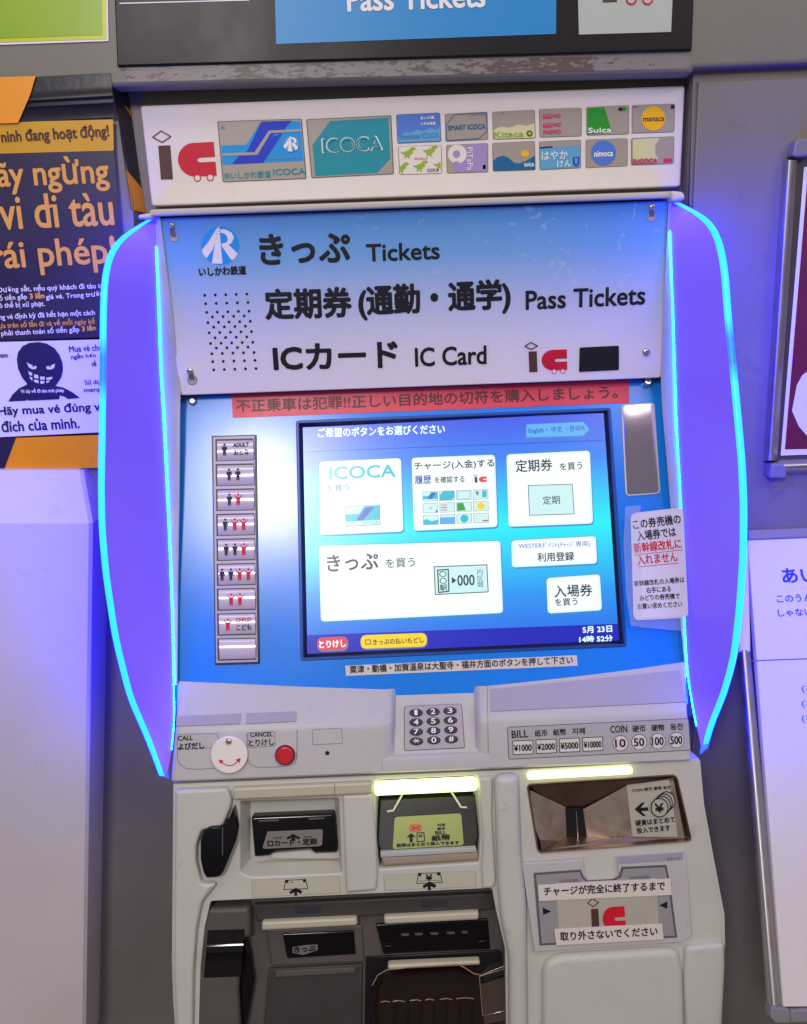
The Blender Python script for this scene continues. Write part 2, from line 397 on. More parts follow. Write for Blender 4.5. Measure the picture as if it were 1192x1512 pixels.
    def dome(s, pl, c2, r, z0, hgt, m, seg=20, rows=5):
        rr = [[pl.three((c2[0]+r*math.cos(j/rows*math.pi/2)*math.cos(2*math.pi*i/seg), c2[1]+r*math.cos(j/rows*math.pi/2)*math.sin(2*math.pi*i/seg)), z0+hgt*math.sin(j/rows*math.pi/2)) for i in range(seg)] for j in range(rows)]
        s.rings(rr, m)
WL = {None: Vector((0, 0, 0))}
def part(name, mb, parent=None, label=None, cat=None, group=None, kind=None, smooth=40):
    lo = Vector([min(v[i] for v in mb.v) for i in range(3)]); hi = Vector([max(v[i] for v in mb.v) for i in range(3)])
    c = (lo+hi)/2; me = bpy.data.meshes.new(name)
    me.from_pydata([tuple(v-c) for v in mb.v], [], mb.f)
    for m in mb.mats: me.materials.append(m)
    me.polygons.foreach_set('material_index', mb.m)
    if smooth:
        me.polygons.foreach_set('use_smooth', [i not in mb.flat for i in range(len(me.polygons))]); me.set_sharp_from_angle(angle=R(smooth))
    me.update()
    o = bpy.data.objects.new(name, me); COL.objects.link(o)
    if parent is not None: o.parent = parent; o.location = c-WL[parent.name]
    else: o.location = c
    WL[o.name] = c
    if label: o['label'] = label
    if cat: o['category'] = cat
    if group: o['group'] = group
    if kind: o['kind'] = kind
    return o
def thing(name, loc, label, cat, group=None):
    o = bpy.data.objects.new(name, None); COL.objects.link(o); o.location = loc; WL[o.name] = Vector(loc); o.empty_display_size = .05
    o['label'] = label; o['category'] = cat
    if group: o['group'] = group
    return o
def P(pl, pts): return pl.q2(pts)

def ic_logo(mb, pl, q, off=.0004, red=kred, brown=kbrown, whitem=None, wheels=True, lw=1.8, cut=1.0):
    Q = quad(q); whitem = whitem or lighthousing
    mb.line(pl, [Q(0, .11), Q(.15, 0), Q(.30, .12), Q(.15, .22)], lw, brown, off, True)
    mb.pp(pl, [Q(.08, .28), Q(.28, .28), Q(.28, .93*cut), Q(.08, .93*cut)], brown, off)
    c = [(1, .26)]+[(.66-.275*math.sin(R(a)), .58-.32*math.cos(R(a))) for a in range(0, 181, 12)]+[(1, .9), (1, .635), (.745, .635), (.715, .62), (.705, .59), (.715, .56), (.745, .545), (1, .545)]
    c = [(a, min(b, .9*cut)) for a, b in c]
    p2 = rnd(pl.q2([Q(*a) for a in c]), pl.px(*q[0])*1.2, 3); mb.poly(pl, p2, red, off)
    if wheels:
        for x in (.68, .89):
            cx, cy = Q(x, .93); r = (q[1][0]-q[0][0])*.062
            mb.pp(pl, ell(cx, cy, r, r, 18), red, off+.00005); mb.pp(pl, ell(cx, cy, r*.72, r*.72, 18), whitem, off+.0001)
def ir_logo(mb, pl, cx, cy, r, blue, wht, off=.0004):
    mb.pp(pl, ell(cx, cy, r, r, 40), blue, off)
    f = lambda a: (cx+(a[0]-.5)*2*r, cy+(a[1]-.5)*2*r)
    for p in ([(.40, .04), (.435, .05), (.40, .3), (.30, .6), (.13, .83), (.03, .68), (.02, .60), (.20, .38)],
              [(.425, .01), (.475, .01), (.56, .97), (.28, .96)],
              [(.50, .06), (.66, .07), (.80, .15), (.86, .28), (.80, .42), (.72, .47), (.96, .70), (.88, .84), (.80, .88), (.62, .62), (.54, .50), (.54, .44), (.66, .41), (.70, .34), (.68, .24), (.60, .17), (.51, .15)]):
        mb.pp(pl, [f(a) for a in p], wht, off+.0002)

# ================================================================== SETTING
FT = FAS.p.y
m = MB()
m.face([WALL.at(-700, 2600), WALL.at(290, 2600), WALL.at(290, 1085), WALL.at(215, 1040), WALL.at(215, 700), WALL.at(196, 300), WALL.at(166, 125), WALL.at(166, -300), WALL.at(-700, -300)], wallm)
a, b = WALL.at(166, 125), WALL.at(196, 300)
c_ = WALL.at(215, 700)
for q0, q1 in ((a, b), (b, c_)):
    m.face([q0, q1, q1+Vector((0, .25, 0)), q0+Vector((0, .25, 0))], wallm)
part('wall_left', m, kind='structure')
m = MB()
t0, t1 = WALR.at(1024, 100), WALR.at(2000, 70)
m.face([WALR.at(1018, 2600), WALR.at(2200, 2600), WALR.at(2200, 60), WALR.at(1024, 100), WALR.at(1018, 300), WALR.at(1050, 420), WALR.at(1050, 1000), WALR.at(1000, 1085)], wallm)
for q0, q1 in ((WALR.at(1024, 100), WALR.at(1016, 300)), (WALR.at(1016, 300), WALR.at(1010, 1000))):
    m.face([q0, q0+Vector((0, .25, 0)), q1+Vector((0, .25, 0)), q1], wallm)
part('wall_right', m, kind='structure')
m = MB(); bk = through(600, 400, .99, 0)
m.pp(bk, [(-100, 2300), (1300, 2300), (1300, -200), (-100, -200)], darkrec); part('wall_back', m, kind='structure')
# seam strip on the right wall, just below the fascia
m = MB(); m.sp(WALR, [(1030, 122), (2000, 88), (2000, 3000), (1020, 3000), (1022, 300)], .0004, .004, wallm, .0012); part('wall_panel', m, kind='structure')
m = MB(); m.pp(HDR, [(150, 90), (1030, 60), (1030, 330), (215, 345)], wallm, -.012); part('recess_panel', m, kind='structure')
# floor and hall behind the camera are beyond the picture; the floor only
m = MB(); m.face([(-4, -4, 0), (4, -4, 0), (4, 1, 0), (-4, 1, 0)], mat('floor_tiles', (120, 112, 104), .5, mott=.1)); part('floor', m, kind='structure')

# fascia above the machine
m = MB()
f2 = P(FAS, [(-400, -260), (1700, -330), (1700, 72), (1026, 100), (1023, 107), (600, 117), (168, 128), (164, 128), (-400, 148)])
f2 = ccw(f2); m.slab(FAS, f2, -.02, 0, fasm, .004, 4)
fas = part('fascia', m, kind='structure')
m = MB(); m.pp(FAS, [(176, 99), (1016, 80), (1018, 98), (1010, 101), (600, 112), (190, 121)], lip_m, .0003); part('fascia_lip', m, kind='structure')

# overhead black sign
osn = thing('overhead_sign', OVR.at(600, 97), 'black overhead sign with a blue field reading Pass Tickets above the machine', 'sign')
m = MB(); m.sp(OVR, [(160, -240), (1035, -280), (1022, 73), (173, 97)], -.0035, .0, blk_sign, .001); part('sign_board', m, osn)
m = MB(); m.pp(OVR, [(402, -170), (824, -190), (821, 50), (408, 65)], cy_sign, .0005)
m.text(OVR, 'Pass Tickets', (514, 17), (716, 10), 34, kwhite, .001, 1.0, 6); part('blue_field', m, osn)
m = MB(); q = [(852, -60), (996, -66), (991, 47), (855, 51)]; m.pp(OVR, q, gr_sign, .0005)
m.pp(OVR, [(889, -40), (911, -41), (911, 3), (890, 4)], kbrown, .0008)
Q = quad([(924, -70), (966, -72), (967, 3), (926, 4)])
m.pp(OVR, [Q(0, 0), Q(1, 0), Q(1, .95), Q(0, .95)], kred2, .0008)
for cx in (932, 956):
    m.pp(OVR, ell(cx, 1, 8, 7, 20), kred2, .0010); m.pp(OVR, ell(cx, 0.5, 5.4, 4.8, 20), gr_sign, .0012)
part('white_field', m, osn)
m = MB(); m.line(OVR, [(177, 5), (368, 0)], 1.6, kwhite, .0006); part('line', m, osn)

# lime poster top left
m = MB(); m.pp(FAS, [(-160, -100), (158, -120), (161, 61), (-160, 72)], kwhite, .0012)
m.pp(FAS, [(-160, -100), (155, -120), (158, 58), (-160, 69)], lposter2, .0015)
m.pp(FAS, [(-160, -110), (149, -125), (152, 52), (-160, 63)], lposter, .0018)
o = part('lime_poster', m, label='glossy lime green poster fixed to the grey band at the top', cat='poster')

# Vietnamese poster, wrapping round the corner of the wall
vp = thing('warning_poster', WALL.at(0, 690), 'black and orange Vietnamese fare warning poster with a grinning hooded figure', 'poster')
Z = .0022
FW = Plane(WALL.three((0, 0), 0), 0)
FW = Plane(Vector((0, FAS.p.y-.0012, 1.45)), 0)      # the poster hangs flush from the fascia down
m = MB()
rows = []
for y, zo in ((112, 0), (130, .0), (141, .0006), (146, .0022), (151, .0004), (156, .0016), (161, 0), (178, 0)):
    xr = 163+(y-108)*.085
    rows.append([FW.at(x, y+4-(x/163)*9 if x > -200 else y, zo*(.4+.6*(x+200)/363)) for x in (-200, -100, 0, 40, 80, 120, xr)])
m.loft(rows, yposter)
m.pp(FW, [(-200, 186), (167, 176), (168, 222), (-200, 232)], oposter2, 0)
m.pp(FW, [(-200, 232), (168, 222), (190, 470), (192, 500), (-200, 510)], nposter, 0)
m.pp(FW, [(-200, 510), (192, 496.5), (196, 640), (-200, 655)], paper, 0)
m.pp(FW, [(-200, 655), (-200, 700), (150, 690.5), (200, 689), (196, 636)], oposter, 0)
m.pp(FW, [(-200, 648), (24, 646), (4, 699), (-200, 703)], nposter, .0004)
m.pp(FW, [(-200, 120), (54, 113), (46, 140), (28, 182), (-200, 188)], oposter, .0005+.0016)
part('poster_sheet', m, vp)
m = MB()
T = lambda s, a, b, h, mt, bo=0, n=4: m.text(FW, s, a, b, h, mt, .0006, bo, n)
T('ninh đang hoạt động!', (4, 215), (162, 206), 23, kbrown, .55)
T('ãy ngừng', (0, 287), (163, 281), 52, kgold, .9, 8)
T('vi di tàu', (3, 339), (169, 332), 50, kgold, .9, 8)
m.line(FW, [(69, 305), (80, 304)], 4, kgold, .0009)
T('rái phép!', (-8, 409), (174, 400), 52, kgold, .9, 8)
T('Dường sắt, nếu quý khách đi tàu trái', (-2, 434), (160, 427), 12, kwhite, .15)
T('ố tiền gấp', (0, 446), (41, 443), 11, kwhite, .15); T('3 lần', (45, 441), (66, 440), 10, kgold, .5)
T('giá vé. Trong trường', (69, 444), (158, 439), 10, kwhite, .15)
T('ó thể bị xử phạt.', (0, 457), (67, 454), 12, kwhite, .15)
T('ng vé định kỳ đã hết hạn một cách', (0, 474), (141, 467), 12, kwhite, .15)
T('ựa trên số lần đi và về mỗi ngày kể', (0, 487), (141, 480), 12, kgold, .15)
T('phải thanh toán số tiền gấp', (3, 498), (118, 492), 12, kwhite, .15); T('3 lần', (122, 489), (142, 487), 9, kgold, .5)
T('Mua vé cho', (103, 520), (152, 517), 9, knavy, .2); T('ngắn hơn', (106, 532), (142, 529), 10, knavy, .2); T('tế', (136, 541), (143, 540), 9, knavy, .2)
T('em', (1, 528), (12, 528), 5, knavy, .2); T('Sử dụng', (126, 570), (158, 568), 9, knavy, .2); T('mang', (125, 581), (150, 579), 6, knavy, .2)
T('Hãy mua vé đúng v', (-1, 617), (149, 610), 17, knavy, .5); T('đích của mình.', (4, 638), (118, 632), 17, knavy, .5)
part('lettering', m, vp)
m = MB()
D = lambda x, y: (x/5.96, 480+y/5.96)
m.pp(FW, [D(*a) for a in [(150, 300), (160, 240), (200, 185), (260, 155), (340, 148), (410, 160), (480, 200), (525, 260), (552, 330), (556, 400), (540, 460), (505, 515), (490, 535), (560, 548), (640, 590), (706, 640), (600, 650), (565, 628), (528, 618), (523, 652), (255, 664), (245, 655), (225, 665), (76, 672), (110, 612), (170, 555), (235, 525), (240, 515), (195, 460), (160, 380)]], knavy, .0006)
for pts in ([(238, 325), (262, 342), (290, 352), (288, 366), (300, 372), (302, 358), (328, 364), (318, 384), (290, 388), (258, 372)],
            [(488, 338), (466, 348), (450, 356), (452, 368), (438, 370), (436, 358), (408, 366), (418, 388), (450, 390), (480, 376)],
            [(252, 405), (288, 420), (284, 446), (262, 438)], [(304, 430), (340, 440), (340, 470), (304, 462)], [(356, 452), (398, 454), (396, 478), (358, 478)], [(412, 462), (466, 454), (462, 470), (440, 480), (412, 478)],
            [(262, 452), (288, 460), (288, 488), (272, 474)], [(302, 478), (342, 484), (342, 512), (306, 498)], [(358, 490), (394, 490), (392, 512), (362, 516)], [(410, 490), (444, 488), (432, 502), (412, 508)]):
    m.pp(FW, [D(*a) for a in pts], paper, .0010)
m.text(FW, 'Ví dụ về đi tàu trái phép', D(190, 606), D(568, 596), 8, paper, .0010, .2)
part('figure', m, vp)
m = MB()                                              # the strip that folds round the corner
ed = [WALL.at(166+(y-125)*.17*.85, y) + Vector((.0015, -.003, 0)) for y in (125, 180, 250, 310)]
bkk = [e+Vector((.006, .050, 0)) for e in ed]
m.loft([[a for a in ed], [b for b in bkk]][::-1], yposter)
def on(t, s):                                         # position along the fold strip
    k = min(2, int(t*3)); f = t*3-k; a = ed[k]*(1-f)+ed[k+1]*f; b = bkk[k]*(1-f)+bkk[k+1]*f
    return a*(1-s)+b*s+Vector((.0006, 0, 0))
m.face([on(.15, .35), on(.20, 1), on(.42, 1), on(.26, .7)], oposter)
m.face([on(.67, .0), on(.76, .5), on(.86, 1), on(1, 1), on(1, .0)], oposter)
part('folded_edge', m, vp)

# left cabinet
CAB = through(60, 1100, .83, 0)
m = MB()
fr = [CAB.at(-300, 773), CAB.at(131, 773), CAB.at(121, 1560), CAB.at(-300, 1560)]
sh = Vector((0, .07, 0))
tp = [hit_y(-300, 694, .868), hit_y(117, 694, .868)]
bvx = Vector((.003, .0035, 0))
m.face([fr[3], fr[2], fr[1], fr[0]], cabm); m.face([fr[0], fr[1], tp[1], tp[0]], cabm)
m.face([fr[2], fr[2]+bvx, fr[1]+bvx, fr[1]], cabm); m.face([fr[1], fr[1]+bvx, tp[1]+bvx, tp[1]], cabm)
m.face([fr[2]+bvx, fr[2]+sh+bvx*.6, fr[1]+sh+bvx*.6, fr[1]+bvx], cabm); m.face([fr[1]+bvx, fr[1]+sh+bvx*.6, tp[1]+bvx+Vector((0, .03, 0)), tp[1]+bvx], cabm)
m.face([tp[0], tp[1], tp[1]+Vector((0, .03, 0)), tp[0]+Vector((0, .03, 0))], cabm)
m.face([fr[3]+sh, fr[2]+sh, fr[2], fr[3]], cabm)
part('side_cabinet', m, label='white painted steel cabinet with a sloping top under the Vietnamese poster', cat='cabinet', smooth=0)

# framed maroon poster, right
fp = thing('poster_frame', WALR.at(1160, 700), 'aluminium snap frame holding a maroon poster with a white polygon', 'poster frame')
def rod(mb, A, B, off0, hgt, m_, pl=WALR):            # flat-backed rounded bar between two photograph edges
    (a0, a1), (b0, b1) = A, B
    rows = []
    for t in range(9):
        k = t/8; z = off0+hgt*math.sin(math.pi*k)**.6
        rows.append([pl.at(a0[0]*(1-k)+a1[0]*k, a0[1]*(1-k)+a1[1]*k, z), pl.at(b0[0]*(1-k)+b1[0]*k, b0[1]*(1-k)+b1[1]*k, z)])
    mb.loft([[r[0] for r in rows], [r[1] for r in rows]], m_)
m = MB(); rod(m, ((1156, 236), (1179, 236)), ((1127, 680), (1149, 680)), .004, .016, alum); part('frame_bar', m, fp, smooth=60)
m = MB(); rod(m, ((1149, 701), (1149, 678)), ((1420, 690), (1420, 667)), .004, .016, alum); part('frame_bar', m, fp, smooth=60)
m = MB(); m.sp(WALR, [(1163, 210), (1191, 207), (1187, 232), (1176, 236), (1158, 236)], .004, .018, alumc, .002, .004); part('frame_corner', m, fp)
m = MB(); m.sp(WALR, [(1127, 680), (1144, 679), (1150, 684), (1150, 701), (1124, 701)], .004, .020, alumc, .002, .003); part('frame_corner', m, fp)
m = MB(); m.sp(WALR, [(1168, 228), (1500, 215), (1420, 680), (1140, 690)], .0042, .006, dgrey2); part('backing', m, fp)
m = MB(); m.pp(WALR, [(1183, 248), (1500, 238), (1440, 661), (1149, 671)], paper, .0066); m.pp(WALR, [(1189, 249), (1500, 238), (1440, 655), (1155, 662)], maroon, .0070)
m.pp(WALR, [(1198, 540), (1180, 553), (1172, 568), (1165, 605), (1175, 628), (1188, 643), (1205, 650), (1240, 640), (1250, 600), (1235, 550)], paper, .0076)
m.text(WALR, 'a', (1189.5, 632), (1196, 631.6), 6, kblack, .0082, .3)
part('poster_sheet', m, fp)

# leaning white board, lower right
LB = Plane(hit_y(1130, 790, .883), 30)
lb = thing('notice_board', LB.at(1150, 1500), 'white notice board in an aluminium frame with blue hiragana, leaning lower right', 'notice board')
m = MB(); m.sp(LB, [(1104, 797), (1500, 780), (1560, 1481), (1157, 1487)], -.008, 0, wb, .0005); part('board', m, lb)
m = MB(); m.sp(LB, [(1103, 783), (1500, 768), (1500, 782), (1104, 798)], -.008, .003, alumc, .0015); part('frame_top', m, lb)
m = MB(); rod(m, ((1091, 960), (1108, 960)), ((1133, 1486), (1157, 1486)), -.006, .010, alum, LB); part('frame_bar', m, lb, smooth=60)
m = MB(); m.sp(LB, [(1091, 963), (1086, 900), (1090, 870), (1104, 800), (1108, 963)], -.006, .002, wb, .0015); part('frame_upper_edge', m, lb)
m = MB(); m.sp(LB, [(1134, 1482), (1160, 1486), (1165, 1492), (1165, 1510), (1142, 1510), (1134, 1500)], -.006, .006, alumc, .002, .002); part('frame_corner', m, lb)
m = MB(); m.sp(LB, [(1165, 1489), (1560, 1470), (1560, 1495), (1165, 1510)], -.006, .004, alumc, .002); part('frame_bar', m, lb)
m = MB(); m.line(LB, [(1108, 976), (1400, 965)], 1.6, kgrey, .0004)
m.text(LB, 'あい', (1157, 861), (1207, 859), 21, kblue, .0005, .7, 6); m.text(LB, 'このうん', (1148, 890), (1200, 888), 11, kblue, .0005, .25)
m.text(LB, 'しゃない', (1150, 911), (1200, 909), 11, kblue, .0005, .25)
for y in (1024, 1046, 1068): m.text(LB, '(お', (1185, y), (1206, y-.5), 13, kblue, .0005, .1)
part('lettering', m, lb)

# ================================================================== CARD STRIP
hd = thing('card_strip_sign', HDR.at(600, 285), 'white strip sign picturing a row of transit IC cards above the machine', 'sign')
m = MB(); m.sp(HDR, [(207, 156), (1012, 126), (1005, 275), (224, 304)], -.03, 0, lighthousing, .0015, .003)
part('strip_panel', m, hd)
m = MB(); ic_logo(m, HDR, [(225, 194), (314, 189), (321, 267), (231, 271)]); part('ic_logo', m, hd)
def card(q, bgm, fn, name='card_picture'):
    m = MB(); Q = quad(q); u = HDR.px(*q[0])
    m.poly(HDR, rnd(HDR.q2(q), u*3), kgrey, .0004)
    e = .012
    m.poly(HDR, rnd(HDR.q2([Q(e, e), Q(1-e, e), Q(1-e, 1-e), Q(e, 1-e)]), u*2.6), bgm, .0006)
    fn(m, Q, lambda pts, mt, o=.0008: m.pp(HDR, [Q(*a) for a in pts], mt, o), lambda s, x0, x1, y, h, mt, b=0, o=.0012: m.text(HDR, s, Q(x0, y), Q(x1, y), h, mt, o, b*.5))
    part(name, m, hd)
def c1(m, Q, p, t):
    p([(.02, .40), (.32, .40), (.50, .06), (.98, .04), (.98, .70), (.02, .72)], ksky)
    p([(.52, .03), (.88, .03), (.74, .24), (.66, .24), (.47, .56), (.30, .56)], kblue, .0010); p([(.22, .58), (.46, .58), (.64, .28), (.76, .24), (.50, .71), (.13, .71)], kblue, .0010)
    p([(.02, .53), (.41, .53), (.60, .185), (.98, .175), (.98, .215), (.62, .225), (.44, .575), (.02, .575)], card_bg, .0013)
    p([(.03, .11), (.08, .08), (.08, .14)], ksky, .0010)
    cx, cy = Q(.85, .42); ir_logo(m, HDR, cx, cy, 11.5, kpale, kwhite, .0015)
    t('Ishikawa Railway', .55, .96, .67, 5, kpale, 0, .0016)
    t('IRいしかわ鉄道', .03, .58, .955, 10.5, kteal, .25); t('ICOCA', .61, .99, .92, 9, kteal, .5)
card([(321, 179), (446, 175), (453, 264), (329, 269)], card_bg, c1)
def c2(m, Q, p, t):
    p([(.28, .05), (.965, .04), (.965, .73), (.80, .965), (.05, .97), (.05, .44)], kteal)
    t('ICOCA', .16, .88, .585, 21, kwhite, 1.3, .0012); t('ICOCA', .17, .87, .575, 19.5, kteal, .15, .0018)
card([(452, 176), (578, 170), (582, 257), (460, 263)], card_bg, c2)
def c3(m, Q, p, t):
    p([(.02, .78), (.2, .62), (.3, .66), (.45, .55), (.6, .62), (.75, .52), (.9, .58), (.98, .5), (.98, .97), (.02, .97)], kpale)
    t('Ainokaze ICOCA', .05, .95, .85, 7, kperi, .3); t('あいの風', .55, .86, .22, 4.5, kwhite, .2); t('とやま鉄道', .55, .88, .42, 4.5, kwhite, .2)
card([(585, 169), (650, 166), (652, 209), (587, 212)], kperi, c3)
def dino(m, Q, ox, oy, s=1):
    pts = [(0, .10), (.10, .13), (.16, .08), (.24, .06), (.28, -.02), (.36, -.06), (.44, -.02), (.44, .03), (.36, .06), (.34, .12), (.38, .16), (.32, .17), (.30, .22), (.24, .28), (.27, .36), (.22, .36), (.18, .27), (.14, .36), (.11, .34), (.12, .22), (.04, .17)]
    m.pp(HDR, [Q(min(.97, max(.02, ox+a*s)), oy+b*1.15*s) for a, b in pts], klime, .0010)
def c4(m, Q, p, t):
    for ox, oy in ((.05, .10), (.56, .06), (-.12, .62), (.32, .58), (.80, .55)): dino(m, Q, ox, oy, .8)
    t('FUKUI', .38, .66, .49, 2.6, kpink, .2); t('ICOCA', .66, .92, .93, 4.5, knavy, .2)
card([(588, 216), (652, 214), (653, 256), (590, 258)], lighthousing, c4)
def c5(m, Q, p, t):
    m.line(HDR, [Q(*a) for a in ((.22, .05), (.97, .03), (.97, .72), (.78, .95), (.03, .96), (.03, .4))], .9, ksea, .0010, True)
    t('SMART ICOCA', .07, .94, .60, 7, ksea, .55); t('CLUB J-WEST', .6, .95, .13, 2.6, ksea)
card([(657, 168), (720, 165), (721, 206), (658, 209)], card_bg, c5)
def c6(m, Q, p, t):
    p([(.42, .04), (.97, .03), (.97, .97), (.22, .97), (.22, .45), (.3, .40), (.3, .1)], klav)
    m.pp(HDR, ell(*Q(.26, .34), 14, 14, 24), lighthousing, .0009); m.pp(HDR, ell(*Q(.24, .34), 5.5, 5.5, 20), klav, .0012)
    p([(.18, .6), (.30, .6), (.28, .95), (.20, .95)], klav, .0012)
    v, f = glyphs('PiTaPa'); k = m.mi(kwhite); b = len(m.v)
    for x, y in v: m.v.append(HDR.at(*Q(.50+.13*y, .12+.80*x), .0014))
    for g in f: m.f.append(tuple(b+i for i in g)); m.m.append(k)
    p([(.87, .75), (.94, .74), (.94, .90), (.87, .90)], knavy)
card([(659, 214), (721, 211), (721, 254), (660, 256)], card_bg, c6)
def c7(m, Q, p, t):
    p([(.02, .65), (.2, .55), (.4, .60), (.6, .5), (.8, .55), (.98, .48), (.98, .98), (.02, .98)], kcream)
    t('Kitaca', .03, .72, .93, 8, klime, .55); m.pp(HDR, ell(*Q(.86, .83), 5, 5, 6), knavy, .0010); m.pp(HDR, ell(*Q(.86, .83), 3, 3, 12), klime, .0013); p([(.2, .07), (.26, .05), (.26, .09)], kblack)
card([(727, 165), (790, 162), (791, 204), (728, 206)], card_bg, c7)
def c8(m, Q, p, t):
    p([(.01, .62), (.12, .5), (.26, .46), (.38, .55), (.5, .72), (.62, .76), (.8, .66), (.99, .5), (.99, .98), (.01, .98)], ksea)
    m.pp(HDR, ell(*Q(.76, .42), 6, 5, 14), kyel, .0010); t('toica', .73, .96, .87, 6, kwhite, .4)
card([(727, 211), (790, 208), (791, 251), (728, 253)], card_bg, c8)
def c9(m, Q, p, t):
    for y in (.22, .53):
        m.poly(HDR, rnd(HDR.q2([Q(.08, y-.02), Q(.30, y-.03), Q(.30, y+.13), Q(.08, y+.14)]), .001), kpink, .0009)
        for k in range(4): p([(.105+k*.05, y+.02), (.135+k*.05, y+.02), (.135+k*.05, y+.06), (.105+k*.05, y+.06)], card_bg, .0012)
        t('MO', .32, .50, y+.11, 5.5, kpink, .6)
    t('PASMO', .09, .50, .89, 6, kpink, .6)
card([(796, 161), (859, 159), (859, 201), (797, 203)], card_bg, c9)
def c10(m, Q, p, t):
    p([(.01, .26), (.98, .20), (.99, .97), (.02, .98)], kpale); t('はやか', .05, .68, .66, 13, kwhite, .2); t('けん', .42, .76, .93, 10, kwhite, .2)
    p([(.02, .20), (.32, .18), (.32, .24), (.02, .26)], knavy); p([(.80, .62), (.96, .60), (.95, .85), (.88, .95), (.81, .86)], kblue, .0012); p([(.84, .66), (.92, .65), (.91, .83), (.88, .88), (.85, .84)], kpale, .0015)
card([(796, 209), (858, 206), (858, 248), (797, 251)], card_bg, c10)
def c11(m, Q, p, t):
    p([(.02, .04), (.42, .04), (.60, .93), (.02, .97)], kgreen); t('Suica', .04, .58, .92, 7.5, kwhite, .6)
    for x in (.80, .89): m.pp(HDR, ell(*Q(x, .13), 3.6, 3.0, 14), kgreen if x > .85 else knavy, .0009)
card([(866, 158), (929, 155), (929, 198), (866, 200)], card_bg, c11)
def c12(m, Q, p, t):
    m.pp(HDR, ell(*Q(.42, .50), 18.5, 18.5, 32), kperi, .0010); t('nimoca', .20, .64, .62, 8, kwhite, .6)
card([(865, 206), (927, 204), (927, 245), (865, 248)], card_bg, c12)
def c13(m, Q, p, t):
    m.pp(HDR, ell(*Q(.50, .50), 17.5, 18, 32), kyel, .0010); t('manaca', .26, .75, .60, 5.5, kbrown, .5)
    p([(.90, .04), (.98, .04), (.98, .18), (.90, .18)], kblack); p([(.03, .08), (.08, .05), (.08, .11)], kblack); p([(.07, .07), (.14, .07), (.14, .09), (.07, .09)], kblack)
card([(933, 155), (997, 153), (996, 195), (933, 197)], card_bg, c13)
def c14(m, Q, p, t):
    p([(.04, .05), (.66, .04), (.56, .3), (.56, .62), (.64, .80), (.04, .82)], kcream); t('SUGOCA', .03, .60, .96, 7.5, kpink, .7)
    m.poly(HDR, rnd(HDR.q2([Q(.75, .80), Q(.96, .79), Q(.96, .94), Q(.75, .95)]), .0015), kpink, .0010)
card([(932, 204), (996, 201), (995, 242), (932, 244)], card_bg, c14)

# ================================================================== MACHINE
tm = thing('ticket_machine', (0.03, .78, .55), 'railway ticket vending machine with a blue panel, touch screen and glowing blue side wings', 'ticket machine')
# housing: side posts and the shell behind the panels
m = MB()
poff = lambda y: .0168-.0128*min(1, max(0, (y-565)/330))
def fascia_at(x, y, off=0.0):                  # the front of the side posts, bending from the name board to the screen panel
    k = min(1, max(0, (y-480)/180)); k = k*k*(3-2*k)
    return SGN.at(x, y, .004+off).lerp(SCR.at(x, y, poff(y)+off), k)
def along(pts, y):
    for (a, b), (c, d) in zip(pts, pts[1:]):
        if b <= y <= d: return a+(c-a)*(y-b)/(d-b)
    return pts[0][0] if y < pts[0][1] else pts[-1][0]
def post(base, inner, sgn):
    rows = []; ya, yb3 = base[0][1], base[-1][1]
    for k in range(36):
        y = ya+(yb3-ya)*k/35; bx, ix = along(base, y), along(inner, y); back = SGN if y < 575 else SCR
        rows.append([fascia_at(bx, y), fascia_at(bx+(ix-bx)*.15, y, .002), fascia_at(ix, y, .002), back.at(ix, y, -.02)])
    m.loft(rows if sgn < 0 else [r[::-1] for r in rows], trim)
post([(227, 320), (232, 430), (236, 540), (240, 600), (247, 740), (252, 860), (257, 1012)], [(236, 316), (252, 440), (267, 575), (266, 600), (265, 740), (263, 860), (262, 1012)], -1)
part('side_post', m, tm); m = MB()
post([(998, 290), (994, 430), (996, 540), (999, 600), (1005, 740), (1010, 880), (1020, 1000)], [(988, 290), (981, 430), (976, 555), (978, 600), (990, 740), (1001, 880), (1013, 1000)], 1)
part('side_post', m, tm)
m = MB(); m.pp(SGN, [(226, 320), (1000, 288), (996, 575), (236, 605)], dgrey2, -.012); m.pp(SCR, [(240, 590), (990, 560), (1040, 1060), (250, 1070)], dgrey2, -.012); part('housing', m, tm)
m = MB(); m.sp(SGN, [(226, 310), (996, 283), (996, 293), (227, 320)], -.03, .014, rail_m, .002, .003); part('top_rail', m, tm)
for q in ([(981, 283), (1001, 285), (1003, 296), (983, 300)], [(212, 318), (231, 315), (232, 324), (212, 324)]):
    m = MB(); m.sp(SGN, q, -.03, .020, white, .003, .004); part('rail_cap', m, tm)

# ---- name board
m = MB(); m.sp(SGN, [(232, 322), (986, 296), (975, 557), (268, 583)], -.008, .004, sgn_m, .0012, .003); sg = part('name_board', m, tm)
F = Plane(SGN.three((0, 0), .004), -3.5)
def T(s_, a, b, h, bo=0, n=4):
    m = MB(); m.text(F, s_, a, b, h, kblack, .0004, bo, n); part('lettering', m, sg)
T('きっぷ', (386, 390), (517, 386), 43, 1.6, 8); T('Tickets', (542, 386), (649, 382), 25, .75, 8)
T('定期券', (394, 471), (519, 467), 43, 1.7, 8); T('(通勤・通学)', (532, 472), (753, 461), 49, 1.7, 8); T('Pass Tickets', (777, 457), (952, 449), 27, .8, 8)
T('ICカード', (406, 547), (587, 541), 37, 1.6, 8); T('IC Card', (614, 541), (718, 537), 27, .8, 8)
T('いしかわ鉄道', (295, 408), (364, 405), 13, .6)
m = MB(); ir_logo(m, F, 325.5, 363, 28, ksky, paper); part('railway_logo', m, sg)
m = MB(); ic_logo(m, F, [(775, 506), (837, 503), (838, 551), (777, 553)], whitem=sgn_m); part('ic_logo', m, sg)
